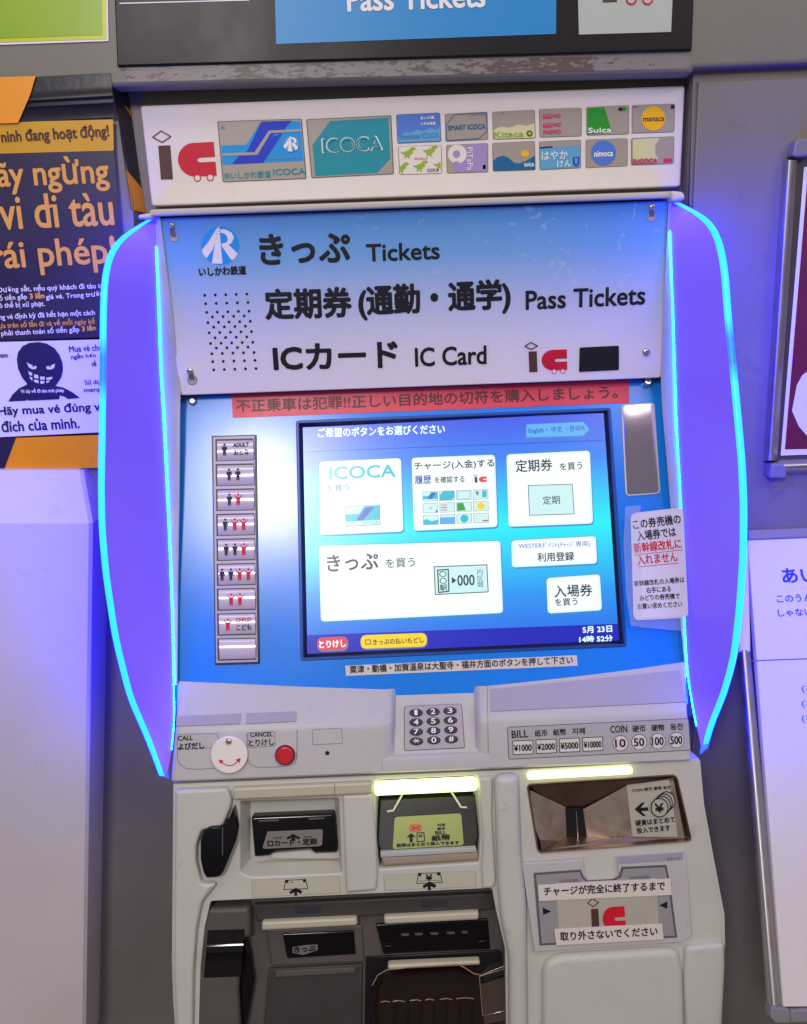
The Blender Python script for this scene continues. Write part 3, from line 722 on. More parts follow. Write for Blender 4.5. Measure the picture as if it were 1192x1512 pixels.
m = MB(); m.sp(F, [(856, 513), (914, 510), (914, 546), (855, 549)], .0001, .0012, mat('dark_window', (10, 8, 30), .06, spec=.8), .0004, .001); part('sensor_window', m, sg)
m = MB()
for y in (405, 442, 480, 525, 570, 617, 662, 697, 733):
    for k in range(5): m.pp(F, ell(200+(305+(y-405)*.122+k*46.5)/2.98, 300+(y-k*1.4)/2.98, 2.1, 2.2, 10), kblack, .0003)
for y in (500, 545, 592, 637):
    for k in range(4): m.pp(F, ell(200+(328+(y-405)*.122+k*46.5)/2.98, 300+(y-k*1.4)/2.98, 2.1, 2.2, 10), kblack, .0003)
part('speaker_holes', m, sg, kind='stuff')
def screw(pl, x, y, r, parent, z0=0.0, hgt=.003):
    m = MB(); c2 = pl.two(x, y); u = pl.px(x, y)*r
    ring = [(c2[0]+u*math.cos(2*math.pi*i/18), c2[1]+u*math.sin(2*math.pi*i/18)) for i in range(18)]
    m.slab(pl, ring, z0, z0+hgt, steel, u*.45, 3)
    m.poly(pl, [(c2[0]+u*.22*math.cos(a*math.pi/3), c2[1]+u*.22*math.sin(a*math.pi/3)) for a in range(6)], kgrey, z0+hgt+.0001)
    part('screw', m, parent)
for x, y, kx, ky in ((253, 333, 257, 350), (963, 306, 962, 320), (281, 548, 284, 561)):
    m = MB(); m.pp(F, ell(kx, ky, 7, 7, 24), trim, .0002); m.pp(F, [(x-3.5, y+2), (x+4, y+2), (kx+4, ky), (kx-4, ky)], kgrey, .0003); m.line(F, ell(kx, ky, 7, 7, 24), .8, kgrey, .0004, True)
    part('keyhole_slot', m, sg)
    screw(F, x, y, 5.2, sg)
screw(F, 954.5, 520, 6, sg, 0, .0025)

# ---- blue panel with screen
top = [(264, 1016), (330, 1016), (420, 1018), (500, 1020), (578, 1023), (700, 1020), (790, 1012), (900, 1002), (1016, 990)]
m = MB()
scr_out = P(SCR, [(265, 586), (976, 559), (1017, 1000), (1016, 1040), (258, 1050)])
hole = P(SCR, [(437, 621), (902, 602), (926, 955), (444, 976)])
hole = rnd(hole, .003); m.plate(SCR, ccw(scr_out), [hole], 0, bluep)
bhole = 0
pn = part('blue_panel', m, tm)
m = MB()
m.rings([[SCR.three(a, .0) for a in hole], [SCR.three(a, .0016) for a in inset(hole, .0008)], [SCR.three(a, .0016) for a in inset(hole, .0028)], [SCR.three(a, -.001) for a in inset(hole, .0034)]], cyanrim, cap1=False)
h2 = inset(hole, .0034); disp2 = P(SCR, [(444, 628), (891, 611), (915, 950), (452, 968)])
m.rings([[SCR.three(a, -.001) for a in h2], [SCR.three(a, -.0045) for a in inset(h2, .0035)]], bezelm, cap1=True)
part('screen_bezel', m, tm)
G = Plane(SCR.three((0, 0), -.0041), 19)
m = MB(); m.pp(G, [(442.5, 627), (891.5, 610), (915.5, 951), (452, 970)], disp, 0); ts = part('touch_screen', m, tm)
m = MB(); m.pp(G, [(451, 938), (914, 921), (915.5, 951), (452, 970)], dbar, .0002); part('screen_bar', m, ts); m = MB(); m.line(G, [(451, 667), (893, 650)], 1.1, dline, .0002); part('divider_line', m, ts); m = MB(); m.text(G, 'ご希望のボタンをお選びください', (470, 646), (657, 640), 13.5, dwt, .0003, .45)
part('lettering', m, ts); m = MB(); m.text(G, '5月 23日', (861, 935), (904, 933), 9.5, dwt, .0004, .4); part('lettering', m, ts); m = MB(); m.text(G, '14時 52分', (856, 949), (905, 947), 9.5, dwt, .0004, .4)
part('lettering', m, ts)
def tile(q, fn, base=dtile, name='menu_button', r=6, shade=True):
    m = MB(); u = G.px(*q[0])
    if shade: m.poly(G, rnd(G.q2([(a+1.6, b+2.4) for a, b in q]), u*r), dtile2, .0002); m.poly(G, rnd(G.q2([(a-.6, b-.8) for a, b in q]), u*r), dslate, .00025)
    m.poly(G, rnd(G.q2(q), u*r), base, .0004); m.poly(G, inset(rnd(G.q2(q), u*r), u*3), dwhite, .0005)
    fn(m, lambda s, a, b, h, mt=dtxt, bo=.2, o=.0008: m.text(G, s, a, b, h, mt, o, bo)); part(name, m, ts)
def mini(m, x0, y0, w_, h_, kind):
    q = [(x0, y0), (x0+w_, y0-.8), (x0+w_+.3, y0+h_-.8), (x0+.3, y0+h_)]; Q = quad(q)
    pp = lambda pts, mt, o=.0009: m.pp(G, [Q(*a) for a in pts], mt, o)
    pp([(0, 0), (1, 0), (1, 1), (0, 1)], dslate, .0007); pp([(.03, .04), (.97, .04), (.97, .96), (.03, .96)], dpale, .0008)
    if kind == 0: pp([(0.03, .45), (.4, .45), (.55, .1), (.97, .1), (.97, .8), (.03, .8)], dteal); pp([(.3, .75), (.6, .15), (.9, .15), (.6, .8)], dbluec, .0010)
    if kind == 1: pp([(.25, .04), (.97, .04), (.97, .7), (.8, .96), (.03, .96), (.03, .4)], dteal)
    if kind == 2: m.line(G, [Q(*a) for a in ((.2, .1), (.9, .1), (.9, .7), (.75, .9), (.1, .9), (.1, .4))], .7, dteal, .001, True)
    if kind == 3: pp([(.6, .1), (.9, .1), (.9, .8), (.6, .8)], dteal); pp([(.15, .2), (.4, .2), (.3, .7)], dslate)
    if kind == 4: pp([(.4, .5), (.6, .45), (.55, .6)], dtxt); pp([(.85, .75), (.95, .75), (.95, .95), (.85, .95)], dtxt)
    if kind == 5:
        for k in (.2, .45, .7): pp([(.1, k), (.5, k), (.5, k+.1), (.1, k+.1)], dredl)
    if kind == 6: pp([(.05, .1), (.45, .1), (.6, .85), (.05, .9)], dgreen)
    if kind == 7: m.pp(G, ell(*Q(.5, .5), 6, 5.5, 16), dyel, .0010)
    if kind == 8: pp([(.03, .5), (.25, .4), (.5, .65), (.97, .5), (.97, .96), (.03, .96)], dteal)
    if kind == 9: pp([(.03, .3), (.97, .3), (.97, .96), (.03, .96)], dtag)
    if kind == 10: m.pp(G, ell(*Q(.5, .5), 6, 6, 16), dteal, .0010)
    if kind == 11: pp([(.6, .7), (.95, .7), (.95, .85), (.6, .85)], dredl)
def t1(m, T):
    T('ICOCA', (487, 708), (584, 704), 18, dteal, .8)
    T('を買う', (483, 726), (516, 724.5), 10, dslate)
    q = [(509, 748), (561, 745), (562, 775), (511, 778)]; Q = quad(q); pp = lambda pts, mt, o=.0009: m.pp(G, [Q(*a) for a in pts], mt, o)
    pp([(0, 0), (1, 0), (1, 1), (0, 1)], dslate, .0007); pp([(.02, .03), (.98, .03), (.98, .97), (.02, .97)], dpale, .0008)
    pp([(.02, .4), (.4, .4), (.55, .05), (.98, .05), (.98, .75), (.02, .75)], dteal); pp([(.3, .72), (.6, .1), (.85, .1), (.5, .74)], dbluec, .0010)
    T('ICOCA', (536, 774), (559, 773), 4, dteal, .1, .0012)
tile([(472, 682), (592, 676.5), (596, 785), (473, 790)], t1)
def t2(m, T):
    T('チャージ(入金)する', (612, 696), (730, 691), 13.5, dtxt, .3); T('履歴', (613, 715), (637, 714), 12, dbl, .3); T('を確認する', (642, 713.5), (686, 712), 9.5)
    ic_logo(m, G, [(699, 701), (719, 700), (719, 713), (700, 714)], .0008, dredl, dtxt, dwhite, True, .7)
    for k in range(12): mini(m, 624+(k % 4)*24.8+(k//4)*.4, 726+(k//4)*17.4-(k % 4)*.9, 22.5, 14.5, k)
tile([(608, 676), (731, 671.5), (735, 778), (611, 784)], t2)
def t3(m, T):
    T('定期券', (762, 697.5), (816, 695), 18, dtxt, .35); T('を買う', (827, 695), (860, 693), 11)
    q = [(780, 717), (845, 715), (848, 759), (782, 761)]; m.poly(G, rnd(G.q2(q), .001), dpale, .0008); m.line(G, q, 1, dtxt, .0009, True); T('定期', (802, 745.5), (827, 744), 12.5, dtxt, .1, .0011)
tile([(748, 671), (871, 665.5), (876, 773), (751, 778)], t3)
def t4(m, T):
    T('きっぷ', (484, 844), (559, 840), 24, dtxt, .7); T('を買う', (570, 839), (613, 837), 13.5, dtxt, .15)
    q = [(641, 837), (719, 834), (721, 874), (643, 878)]; m.pp(G, q, dpale, .0007); m.line(G, q, 1.3, dtxt, .0009, True)
    m.line(G, [(646.5, 842), (662, 841), (663, 873), (648, 875)], 1.8, dtxt, .0009, True); m.vtext(G, '〇〇駅', 649, 659.5, 843, 873, dtxt, .0010, .2, 1.5)
    m.pp(G, [(667, 852), (674, 857), (667.5, 862)], dtxt, .0010); T('000', (676, 865), (701, 864), 15.5, dtxt, .35, .001); m.vtext(G, '円区間', 705, 713, 841, 868, dslate, .0010, .1, 1)
tile([(471, 806), (739, 798.5), (743, 905), (474, 918)], t4)
def t5(m, T):
    T('WESTERﾎﾟｲﾝﾄ(ﾁｬｰｼﾞ専用)', (766, 811.5), (871, 808), 9.5, dbl, .05); T('利用登録', (794, 829.5), (848, 827.5), 13, dtxt, .3)
tile([(755, 798), (880, 791.5), (882, 832), (756, 838)], t5)
def t6(m, T):
    T('入場券', (819, 882.5), (875, 880), 18, dtxt, .35); T('を買う', (820, 895), (853, 893.5), 10.5)
tile([(807, 853.5), (886, 848), (889, 901), (809, 906)], t6)
m = MB(); m.poly(G, rnd(G.q2([(468, 941.5), (514, 939.5), (515, 961), (469, 963)]), .0065), dslate, .0004); m.poly(G, rnd(G.q2([(469, 942), (513, 940.5), (513.5, 959), (469.5, 961)]), .006), dred, .0006)
m.text(G, 'とりけし', (472, 957), (511, 955), 10.5, dwhite, .0009, .5); part('menu_button', m, ts, 'red pill shaped cancel key on the screen')
m = MB(); m.poly(G, rnd(G.q2([(532, 938), (631, 934), (632, 956.5), (533, 960)]), .0065), dslate, .0004); m.poly(G, rnd(G.q2([(532.5, 938), (630, 934.5), (630.5, 954.5), (533, 958)]), .006), dyel, .0006)
m.text(G, 'きっぷの払いもどし', (551, 952.5), (626, 949), 8.5, dbrn, .0009, .25); m.line(G, [(540, 945), (547, 944.6), (547.3, 951), (540.3, 951.4)], 1.2, dbrn, .0009, True); part('menu_button', m, ts, 'yellow pill shaped refund key on the screen')
m = MB(); m.pp(G, [(777, 629), (862, 625), (871, 634.5), (862, 645), (777, 648)], dtile2, .0004); m.pp(G, [(777, 627), (861, 623), (870, 633), (861, 643), (777, 646)], dtag, .0006)
m.text(G, 'English・ 中文 ・한국어', (781, 641.5), (863, 638), 10, dbl, .0009, .15); part('menu_button', m, ts, 'pale blue language arrow tag on the screen')

# stickers and small parts of the blue panel
m = MB(); m.sp(SCR, [(342, 582), (929, 561.5), (929, 595), (344, 617)], .0, .0005, pinkst, .0001, .001)
m.text(SCR, '不正乗車は犯罪!!正しい目的地の切符を購入しましょう。', (349, 609), (912, 588), 18.5, mat('dark_red_ink', (88, 20, 40), .4), .0009, .45); part('warning_sticker', m, pn, 'red warning strip above the screen')
m = MB(); m.sp(SCR, [(510, 983), (852, 967.5), (853, 983), (511, 998)], 0, .0005, sticker, .0001)
m.text(SCR, '粟津・動橋・加賀温泉は大聖寺・福井方面のボタンを押して下さい', (517, 994.5), (846, 980), 11.5, kblack, .0009, .25); part('direction_sticker', m, pn, 'white strip of black text under the screen')
screw(SCR, 285, 593, 6, pn, 0, .004); screw(SCR, 955, 566, 6.5, pn, 0, .008)
m = MB(); q = [(917, 598), (966, 594.5), (975, 729), (924, 733)]; p2 = rnd(SCR.q2(q), .0045)
m.slab(SCR, p2, 0, .0016, mat('white_rim', (216, 216, 206), .4), .0005, 2); m.slab(SCR, inset(ccw(p2), .0013), .0016, .0020, winm, .0003, 1); part('mirror_window', m, tm)

# ---- ticket count buttons
m = MB(); fr2 = P(SCR, [(313, 644), (379, 642), (384, 980), (318, 982)]); m.slab(SCR, fr2, 0, .0014, bezelm, .0004, 1)
fq = [(315.5, 646), (377, 644), (381.5, 977), (320, 979)]
m.sp(SCR, fq, .0014, .0034, mat('button_frame_grey', (176, 168, 188), .35), .0005, seg=2); bp = part('button_column', m, tm)
def person(m, pl, cx, y0, h, mt, child=False, off=.0):
    # y0 is the top of the head
    m_ = lambda pts: m.pp(pl, [(cx+a*h, y0+b*h) for a, b in pts], mt, off)
    m.pp(pl, ell(cx, y0+.10*h, .095*h, .095*h, 12), mt, off)
    if child: m_([(-.34, .12), (-.27, .12), (-.12, .32), (.12, .32), (.27, .12), (.34, .12), (.16, .46), (.14, 1), (.03, 1), (0, .74), (-.03, 1), (-.14, 1), (-.16, .46)])
    else: m_([(-.20, .26), (.20, .26), (.23, .60), (.16, .60), (.14, .40), (.13, .6), (.12, 1), (.02, 1), (0, .62), (-.02, 1), (-.12, 1), (-.13, .6), (-.14, .40), (-.16, .60), (-.23, .60)])
rows_ = ['A', 'AA', 'AC', 'ACC', 'AAC', 'AACC', 'CC', 'C', '']
for i in range(9):
    y = 651.0+36.65*i; x = 320.5+.42*i*.9
    q = [(x, y), (x+53.5, y-1.2), (x+54.2, y+28), (x+.6, y+29.4)]
    m = MB(); Qq = quad(q)
    m.sp(SCR, [(x-1.4, y-1.6), (x+55, y-2.8), (x+55.8, y+29.6), (x-.8, y+31)], .0030, .0037, blackm, .0002, seg=1)
    rows = []
    for k in range(15):
        t = k/14; z = .0042+.0028*math.sin(math.pi*t)**.75
        rows.append([SCR.at(*Qq(s, t), z) for s in (0, .06, .5, .94, 1)])
    rows2 = [[SCR.at(*Qq(s, 0), .003) for s in (0, .06, .5, .94, 1)]]+rows+[[SCR.at(*Qq(s, 1), .003) for s in (0, .06, .5, .94, 1)]]
    m.loft(rows2, btnm)
    sd = lambda s: [SCR.at(*Qq(s, k/14), .0042+.0028*math.sin(math.pi*k/14)**.75) for k in range(15)]
    m.face([SCR.at(*Qq(0, 0), .003)]+sd(0)+[SCR.at(*Qq(0, 1), .003)], btnm); m.face(([SCR.at(*Qq(1, 0), .003)]+sd(1)+[SCR.at(*Qq(1, 1), .003)])[::-1], btnm)
    code = rows_[i]; pic = {'A': [.24], 'AA': [.36, .60], 'AC': [.36, .60], 'ACC': [.24, .50, .74], 'AAC': [.26, .50, .74], 'AACC': [.14, .38, .62, .86], 'CC': [.38, .62], 'C': [.28], '': []}[code]
    for ch, s in zip(code, pic):
        cx, cy = Qq(s, .5)
        person(m, SCR, cx, cy-8.8, 17.6, kred2 if ch == 'C' else knavy, ch == 'C', .0072)
    if code == 'A': m.text(SCR, 'ADULT', Qq(.48, .40), Qq(.90, .38), 6, kblack, .0072, .2); m.text(SCR, 'おとな', Qq(.50, .80), Qq(.90, .78), 8, kblack, .0072, .25)
    if code == 'C': m.text(SCR, 'CHILD', Qq(.50, .40), Qq(.92, .38), 6, kred2, .0072, .2); m.text(SCR, 'こども', Qq(.52, .80), Qq(.92, .78), 8, kblack, .0072, .25)
    part('button', m, bp, smooth=50, label=None if code else 'blank cap at the foot of the button column')

# ---- console
def lerp(pts, x):
    for (a, b), (c, d) in zip(pts, pts[1:]):
        if a <= x <= c: return b+(d-b)*(x-a)/(c-a)
    return pts[0][1] if x < pts[0][0] else pts[-1][1]
edge = [(262, 1006), (330, 1009), (420, 1013), (500, 1016), (567, 1018), (720, 1013), (790, 1006), (860, 998), (940, 988), (1014, 977)]
fold = lambda x: 1078-.035*(x-260)
bot = lambda x: 1155-.042*(x-258)
def conspts(xs, left=None, right=None):
    rows = []
    for x in xs:
        ye = lerp(edge, x); yf_ = fold(x); yb_ = bot(x)
        fx = (x-640)/378.0; spread = lambda y: x + fx*6*(y-1000)/120
        A = SCR.at(x, ye, .001); B = SCR.at(x, ye, .005)
        C1 = CL.at(spread(yf_), yf_, 0); D = CL.at(spread(yb_)+fx*3, yb_, 0)
        col = [A, B]
        for k in (1, 2, 3): col.append(B.lerp(C1, k/4.0*.95)+Vector((0, 0, .0)))
        c0 = B.lerp(C1, .90); c2 = C1.lerp(D, .14)
        for k in range(5):
            t = k/4; col.append(c0*(1-t)**2+C1*2*t*(1-t)+c2*t*t)
        col += [C1.lerp(D, .5), C1.lerp(D, .97), D+Vector((0, .0015, -.0008)), D+Vector((0, .03, -.001))]
        rows.append(col)
    return rows
def loftcols(m, cols, mt):
    m.loft([list(r) for r in zip(*cols)], mt)
m = MB()
xsL = [262, 263, 265, 270, 300, 350, 420, 500, 540, 567]; xsR = [720, 760, 820, 880, 940, 990, 1006, 1011, 1013, 1014]
cl = conspts(xsL); cr_ = conspts(xsR)
for cc, k in ((cl, 0), (cr_, -1)):                   # rounded outer corners
    idx = range(len(cc)) if k == 0 else range(len(cc)-1, -1, -1)
    for n_, i in enumerate(idx):
        if n_ < 3:
            d = (.006, .0022, .0005)[n_]; cc[i] = [p_+Vector((0, d, 0)) for p_ in cc[i]]
loftcols(m, cl, console_m); loftcols(m, cr_, console_m)
# outer ends run back to the wall
for cc, s in ((cl[0], 1), (cr_[-1], -1)):
    b2 = [p_+Vector((0, .12, 0)) for p_ in cc]; m.loft([cc, b2] if s < 0 else [b2, cc], console_m)
# keypad well
lx = cl[-1]; rxx = cr_[0]
# front rim of the well (below it the lower face carries on)
yr = lambda x: 1119-.04*(x-566)
def front(x0, x1, n=6):
    rows = []
    for i in range(n+1):
        x = x0+(x1-x0)*i/n; fx = (x-640)/378.0
        sp_ = lambda y: x+fx*6*(y-1000)/120
        C = CL.at(sp_(yr(x)), yr(x), 0); D = CL.at(sp_(bot(x))+fx*3, bot(x), 0)
        rows.append([KP.at(x, yr(x)-9, .001), C+Vector((0, .004, .0008)), C+Vector((0, .0008, 0)), C.lerp(D, .25), C.lerp(D, .9), D+Vector((0, .0015, -.0008)), D+Vector((0, .03, -.001))])
    return rows
loftcols(m, front(566, 721), console_m)
fl = [(585, 1023), (699, 1018), (705, 1107), (580, 1113)]
m.pp(KP, [(575, 1010), (712, 1008), (716, 1112), (572, 1118)], console_m, 0)
def side(xa, xb, s):
    R1, R2, R3, R4 = [], [], [], []
    for k in range(12):
        t = k/11; y = 1018+(yr(xa)-1018)*t
        fx = (xa-640)/378.0; xs = xa+fx*6*(y-1000)/120
        if y < fold(xa): P1 = SCR.at(xa, lerp(edge, xa), .005).lerp(CL.at(xa+fx*6*(fold(xa)-1000)/120, fold(xa), 0), (y-1018)/(fold(xa)-1018))
        else: P1 = CL.at(xs, y, 0)
        out = Vector((s*.006, 0, 0)); R1.append(P1); R2.append(P1+out+Vector((0, .0006, 0))); R3.append(P1+out*1.5+Vector((0, .003, -.001)))
        R4.append(KP.at(xb+(-3 if s > 0 else 3)*t, 1016+(1116-1016)*t, .0005))
    m.loft([R4, R3, R2, R1] if s < 0 else [R1, R2, R3, R4], console_m)
side(566.5, 585, 1); side(719.5, 700, -1)
cn = part('console', m, tm, smooth=42)
# printed and engraved plates on the console
def CP(q, mt, nm, z=.0006, r=.0015, lw=.7, fillm=None, pl=CL, par=cn):
    m = MB(); p2 = rnd(pl.q2(q), r); m.slab(pl, p2, .0, z*.5, groove, 0); m.slab(pl, inset(ccw(p2), pl.px(*q[0])*lw), z*.5, z, mt, .0001, 1); return part(nm, m, par)
CUL = Plane(SCR.at(640, lerp(edge, 640), .005), 0)
# upper console surface as a plane for what is fixed on it
_a = SCR.at(800, lerp(edge, 800), .005); _b = CL.at(800, fold(800), 0); CUP = Plane(_b, math.degrees(math.atan2(_a.y-_b.y, _a.z-_b.z)))
def up_at(x, y, off=0.0):                     # a point on the upper, sloping face of the console
    ye = lerp(edge, x); yf_ = fold(x); fx = (x-640)/378.0
    B = SCR.at(x, ye, .005); C1 = CL.at(x+fx*6*(yf_-1000)/120, yf_, 0)
    return B.lerp(C1, min(1, max(0, (y-ye)/(yf_-ye)*.96))) + CUP.n*off
def up_plate(m, q, z, mt, nx=24):
    Q = quad(q)
    g = [[up_at(*Q(i/nx, j/4), z) for i in range(nx+1)] for j in range(5)]
    m.loft(g, mt)
    m.loft([[p_-CUP.n*.002 for p_ in g[-1]], g[-1]][::-1], mt); m.loft([[p_-CUP.n*.002 for p_ in g[0]], g[0]], mt)
m = MB(); up_plate(m, [(724, 1019), (1003, 991), (1011, 1040), (724, 1053)], .0012, mat('braille_plate', (166, 160, 176), .4, bump=.1)); part('braille_plate', m, cn)
def dot(m, x, y):
    c = up_at(x, y, .0012); r = .0005
    b = [c+(CUP.u*math.cos(a*math.pi/3)+CUP.v*math.sin(a*math.pi/3))*r for a in range(6)]
    m.rings([b, [c+(p_-c)*.5+CUP.n*.0004 for p_ in b]], console_m)
m = MB()
for ya, yb2, n_, xa, xb in ((1024, 1002, 34, 745, 985), (1035, 1015, 30, 740, 995), (1046, 1029, 22, 735, 985)):
    for k in range(n_):
        if random.random() < .7:
            x = xa+(xb-xa)*k/n_; y = ya+(yb2-ya)*k/n_
            for d in range(random.randint(1, 3)): dot(m, x+random.choice((0, 2.4)), y+random.choice((0, 2.2, 4.4)))
part('braille_dots', m, cn, kind='stuff')
CP([(262, 1084), (322, 1083), (323, 1104), (262, 1107)], console_m, 'label_plate'); CP([(366, 1082), (406, 1080), (407, 1102), (366, 1104)], console_m, 'label_plate')
CP([(461, 1077), (505, 1075), (506, 1098), (462, 1100)], console_m, 'label_plate')
m = MB()
m.line(CL, [(262.5, 1085), (262, 1118), (265, 1128), (275, 1135), (290, 1136), (318, 1134.5)], .9, groove, .0003)
m.line(CL, [(365, 1082), (365, 1120), (369, 1128), (378, 1132.5), (400, 1133), (425, 1131), (436, 1127), (438.5, 1118), (439, 1078)], .9, groove, .0003)
m.text(CL, 'CALL', (263.5, 1093.5), (285, 1092.5), 7, kblack, .0009, .3); m.text(CL, 'よびだし', (264, 1107), (302, 1105), 9.5, knavy, .0009, .5)
m.text(CL, 'CANCEL', (370, 1088), (403, 1087), 6.5, kblack, .0009, .25); m.text(CL, 'とりけし', (368, 1102), (405, 1100), 9.5, kblack, .0009, .35)
part('lettering', m, cn)
for q in ([(264, 1061), (358, 1056.5), (357, 1072), (264, 1076)], [(366, 1056), (439, 1053), (439, 1068), (366, 1072)]):
    m = MB(); up_plate(m, q, .0012, MATS.get('braille_label') or mat('braille_label', (160, 154, 170), .4), 8)
    for k in range(9):
        x = q[0][0]+30+k*6.5
        if x < q[1][0]-6:
            for d in range(3): dot(m, x+random.choice((0, 2.4)), q[0][1]+4+random.choice((0, 2.4, 4.8))-(x-q[0][0])*.04)
    part('braille_label', m, cn)
# call cover, cancel button, pinhole
def disc(pl, cx, cy, r, z0, z1, mt, bev, n=40):
    c2 = pl.two(cx, cy); u = pl.px(cx, cy)*r; m = MB()
    m.slab(pl, [(c2[0]+u*math.cos(2*math.pi*i/n), c2[1]+u*math.sin(2*math.pi*i/n)) for i in range(n)], z0, z1, mt, bev, 4); return m, c2, u
m, c2, u = disc(CL, 339.5, 1113.5, 27.3, .0005, .004, mat('white_cover', (232, 224, 220), .35), .0012)
PC = Plane(CL.three((0, 0), .004), 16)
arc = [(321+k*2.3, 1127+math.sin(k/7*math.pi)*2.6-k*.25) for k in range(1, 14)]
arc = [(339+math.cos(R(a))*24*.66-0, 1112+math.sin(R(a))*18.5) for a in range(140, 39, -8)]
m.line(PC, arc, 1.4, kred2, .0003); m.pp(PC, [(322.5, 1121.5), (330.5, 1123), (326, 1128)], kred2, .0004); m.pp(PC, [(355.5, 1119.5), (353.5, 1127), (348, 1121.5)], kred2, .0004)
cc = part('call_cover', m, tm, 'white round swivel cover over the call button'); screw(PC, 338, 1094.5, 4.6, cc, 0, .0025)
m, c2, u = disc(CL, 421.5, 1114.5, 16.2, .0, .0015, console_m, .0005); m.poly(CL, [(c2[0]+u*.93*math.cos(2*math.pi*i/36), c2[1]+u*.93*math.sin(2*math.pi*i/36)) for i in range(36)], mat('dark_red_ring', (92, 16, 34), .4), .0018)
m.slab(CL, [(c2[0]+u*.80*math.cos(2*math.pi*i/36), c2[1]+u*.80*math.sin(2*math.pi*i/36)) for i in range(36)], .0016, .0048, redb, .0014, 4); part('cancel_button', m, tm)
m = MB(); m.pp(CL, ell(483.5, 1112, 3.2, 3.2, 16), kblack, .0004); part('pinhole', m, cn)
# value plate
m = MB(); vq = [(749, 1073.5), (1017, 1060.5), (1020, 1108), (751, 1121.5)]; p2 = rnd(CL.q2(vq), .0025); m.slab(CL, p2, 0, .0005, kgrey, 0); m.slab(CL, inset(ccw(p2), .0006), .0004, .0010, mat('value_plate', (172, 172, 174), .35), .0002, 1)
z = .0013
for s, a, b, h in (('BILL', (756, 1089.5), (780, 1088), 10.5), ('纸币', (790, 1087.5), (808, 1086.5), 9.5), ('紙幣', (817, 1086), (836, 1085), 9.5), ('지폐', (845, 1084.5), (864, 1083.5), 9.5), ('COIN', (901.5, 1082), (926, 1081), 10.5), ('硬币', (934, 1081), (953, 1080), 9.5), ('硬幣', (962, 1079.5), (981, 1078.5), 9.5), ('동전', (990, 1078), (1008, 1077), 9.5)):
    m.text(CL, s, a, b, h, kblack, z, .25)
for k, s in enumerate(('¥1000', '¥2000', '¥5000', '¥10000')):
    x = 757+k*34.3; y = 1094-k*1.65; q = [(x, y), (x+29.5, y-1.4), (x+30.3, y+18.6), (x+.9, y+20)]
    m.pp(CL, q, sticker, z-.0002); m.line(CL, q, 1, kblack, z, True); m.text(CL, s, (x+2.4, y+15), (x+28, y+13.8), 9.5, kblack, z+.0003, .35)
for k, (s, cx, cy) in enumerate((('10', 916, 1097), ('50', 943.5, 1095.5), ('100', 971, 1094), ('500', 998.5, 1092.5))):
    m.pp(CL, ell(cx, cy, 11.6, 11.8, 32), kblack, z-.0001); m.pp(CL, ell(cx, cy, 10.8, 11, 32), sticker, z+.0001)
    hw = 7.5 if len(s) == 2 else 8.5; m.text(CL, s, (cx-hw, cy+6), (cx+hw, cy+5.3), 11.5, kblack, z+.0004, .45)
part('value_plate', m, cn)
# keypad
m = MB(); kq = [(597, 1043), (682, 1039.5), (686.5, 1105), (597, 1109.5)]; p2 = rnd(KP.q2(kq), .0022); m.slab(KP, p2, .0005, .0012, kgrey, 0); m.slab(KP, inset(ccw(p2), .0005), .0008, .0018, mat('keypad_plate', (172, 164, 174), .4), .0003, 1); kp = part('keypad', m, tm)
for i, s in enumerate('123456789*0#'):
    c, r = i % 3, i//3; cx = 614.6+c*25+(r*.15+c*.25*r); cy = 1053.6+r*14.0-c*1.5
    m = MB(); pts = KP.q2(ell(cx, cy, 9.8, 5.6, 24)); m.slab(KP, pts, .0015, .0042, keym, .0008, 3)
    if s == '*':
        for a in (0, 60, 120): m.line(KP, [(cx-5*math.cos(R(a)), cy-3.2*math.sin(R(a))), (cx+5*math.cos(R(a)), cy+3.2*math.sin(R(a)))], .9, kwhite, .0046+a*.000001)
    else: m.text(KP, s, (cx-(2 if s == '1' else 3.4), cy+4.2), (cx+(2 if s == '1' else 3.4), cy+4.0), 7.8, kwhite, .0046, .25)
    part('key', m, kp)

# ---- lower body
bb = lambda pts: BD.q2(pts)
outer = bb([(256, 1158), (520, 1147), (760, 1137), (1034, 1122), (1040, 1188), (1052, 1255), (1070, 1350), (1071, 1392), (1066, 1450), (1062, 1560), (262, 1560), (256, 1480), (254, 1420)])
h_card = rnd(bb([(352, 1181), (503, 1176), (508, 1292), (370, 1298), (352, 1290)]), .004)
h_bill = rnd(bb([(553, 1150), (706, 1143), (712, 1236), (709, 1276), (558, 1286), (553, 1240)]), .003)
h_dark = rnd(bb([(311, 1330), (727, 1311), (733, 1345), (746, 1400), (748, 1540), (293, 1540), (296, 1430), (302, 1370)]), .003)
h_coin = rnd(bb([(777, 1157), (1000, 1143), (1023, 1243), (794, 1261)]), [.006]*4)
m = MB(); m.plate(BD, ccw(outer), [ccw(h_card), ccw(h_bill), ccw(h_dark), ccw(h_coin)], 0, body)
m.rings([[BD.three(a, -.13) for a in ccw(outer)], [BD.three(a, -.004) for a in ccw(outer)], [BD.three(a, -.001) for a in inset(ccw(outer), .0005)], [BD.three(a, .0002) for a in inset(ccw(outer), .003)]], body, cap1=False)
lb_ = part('lower_body', m, tm)
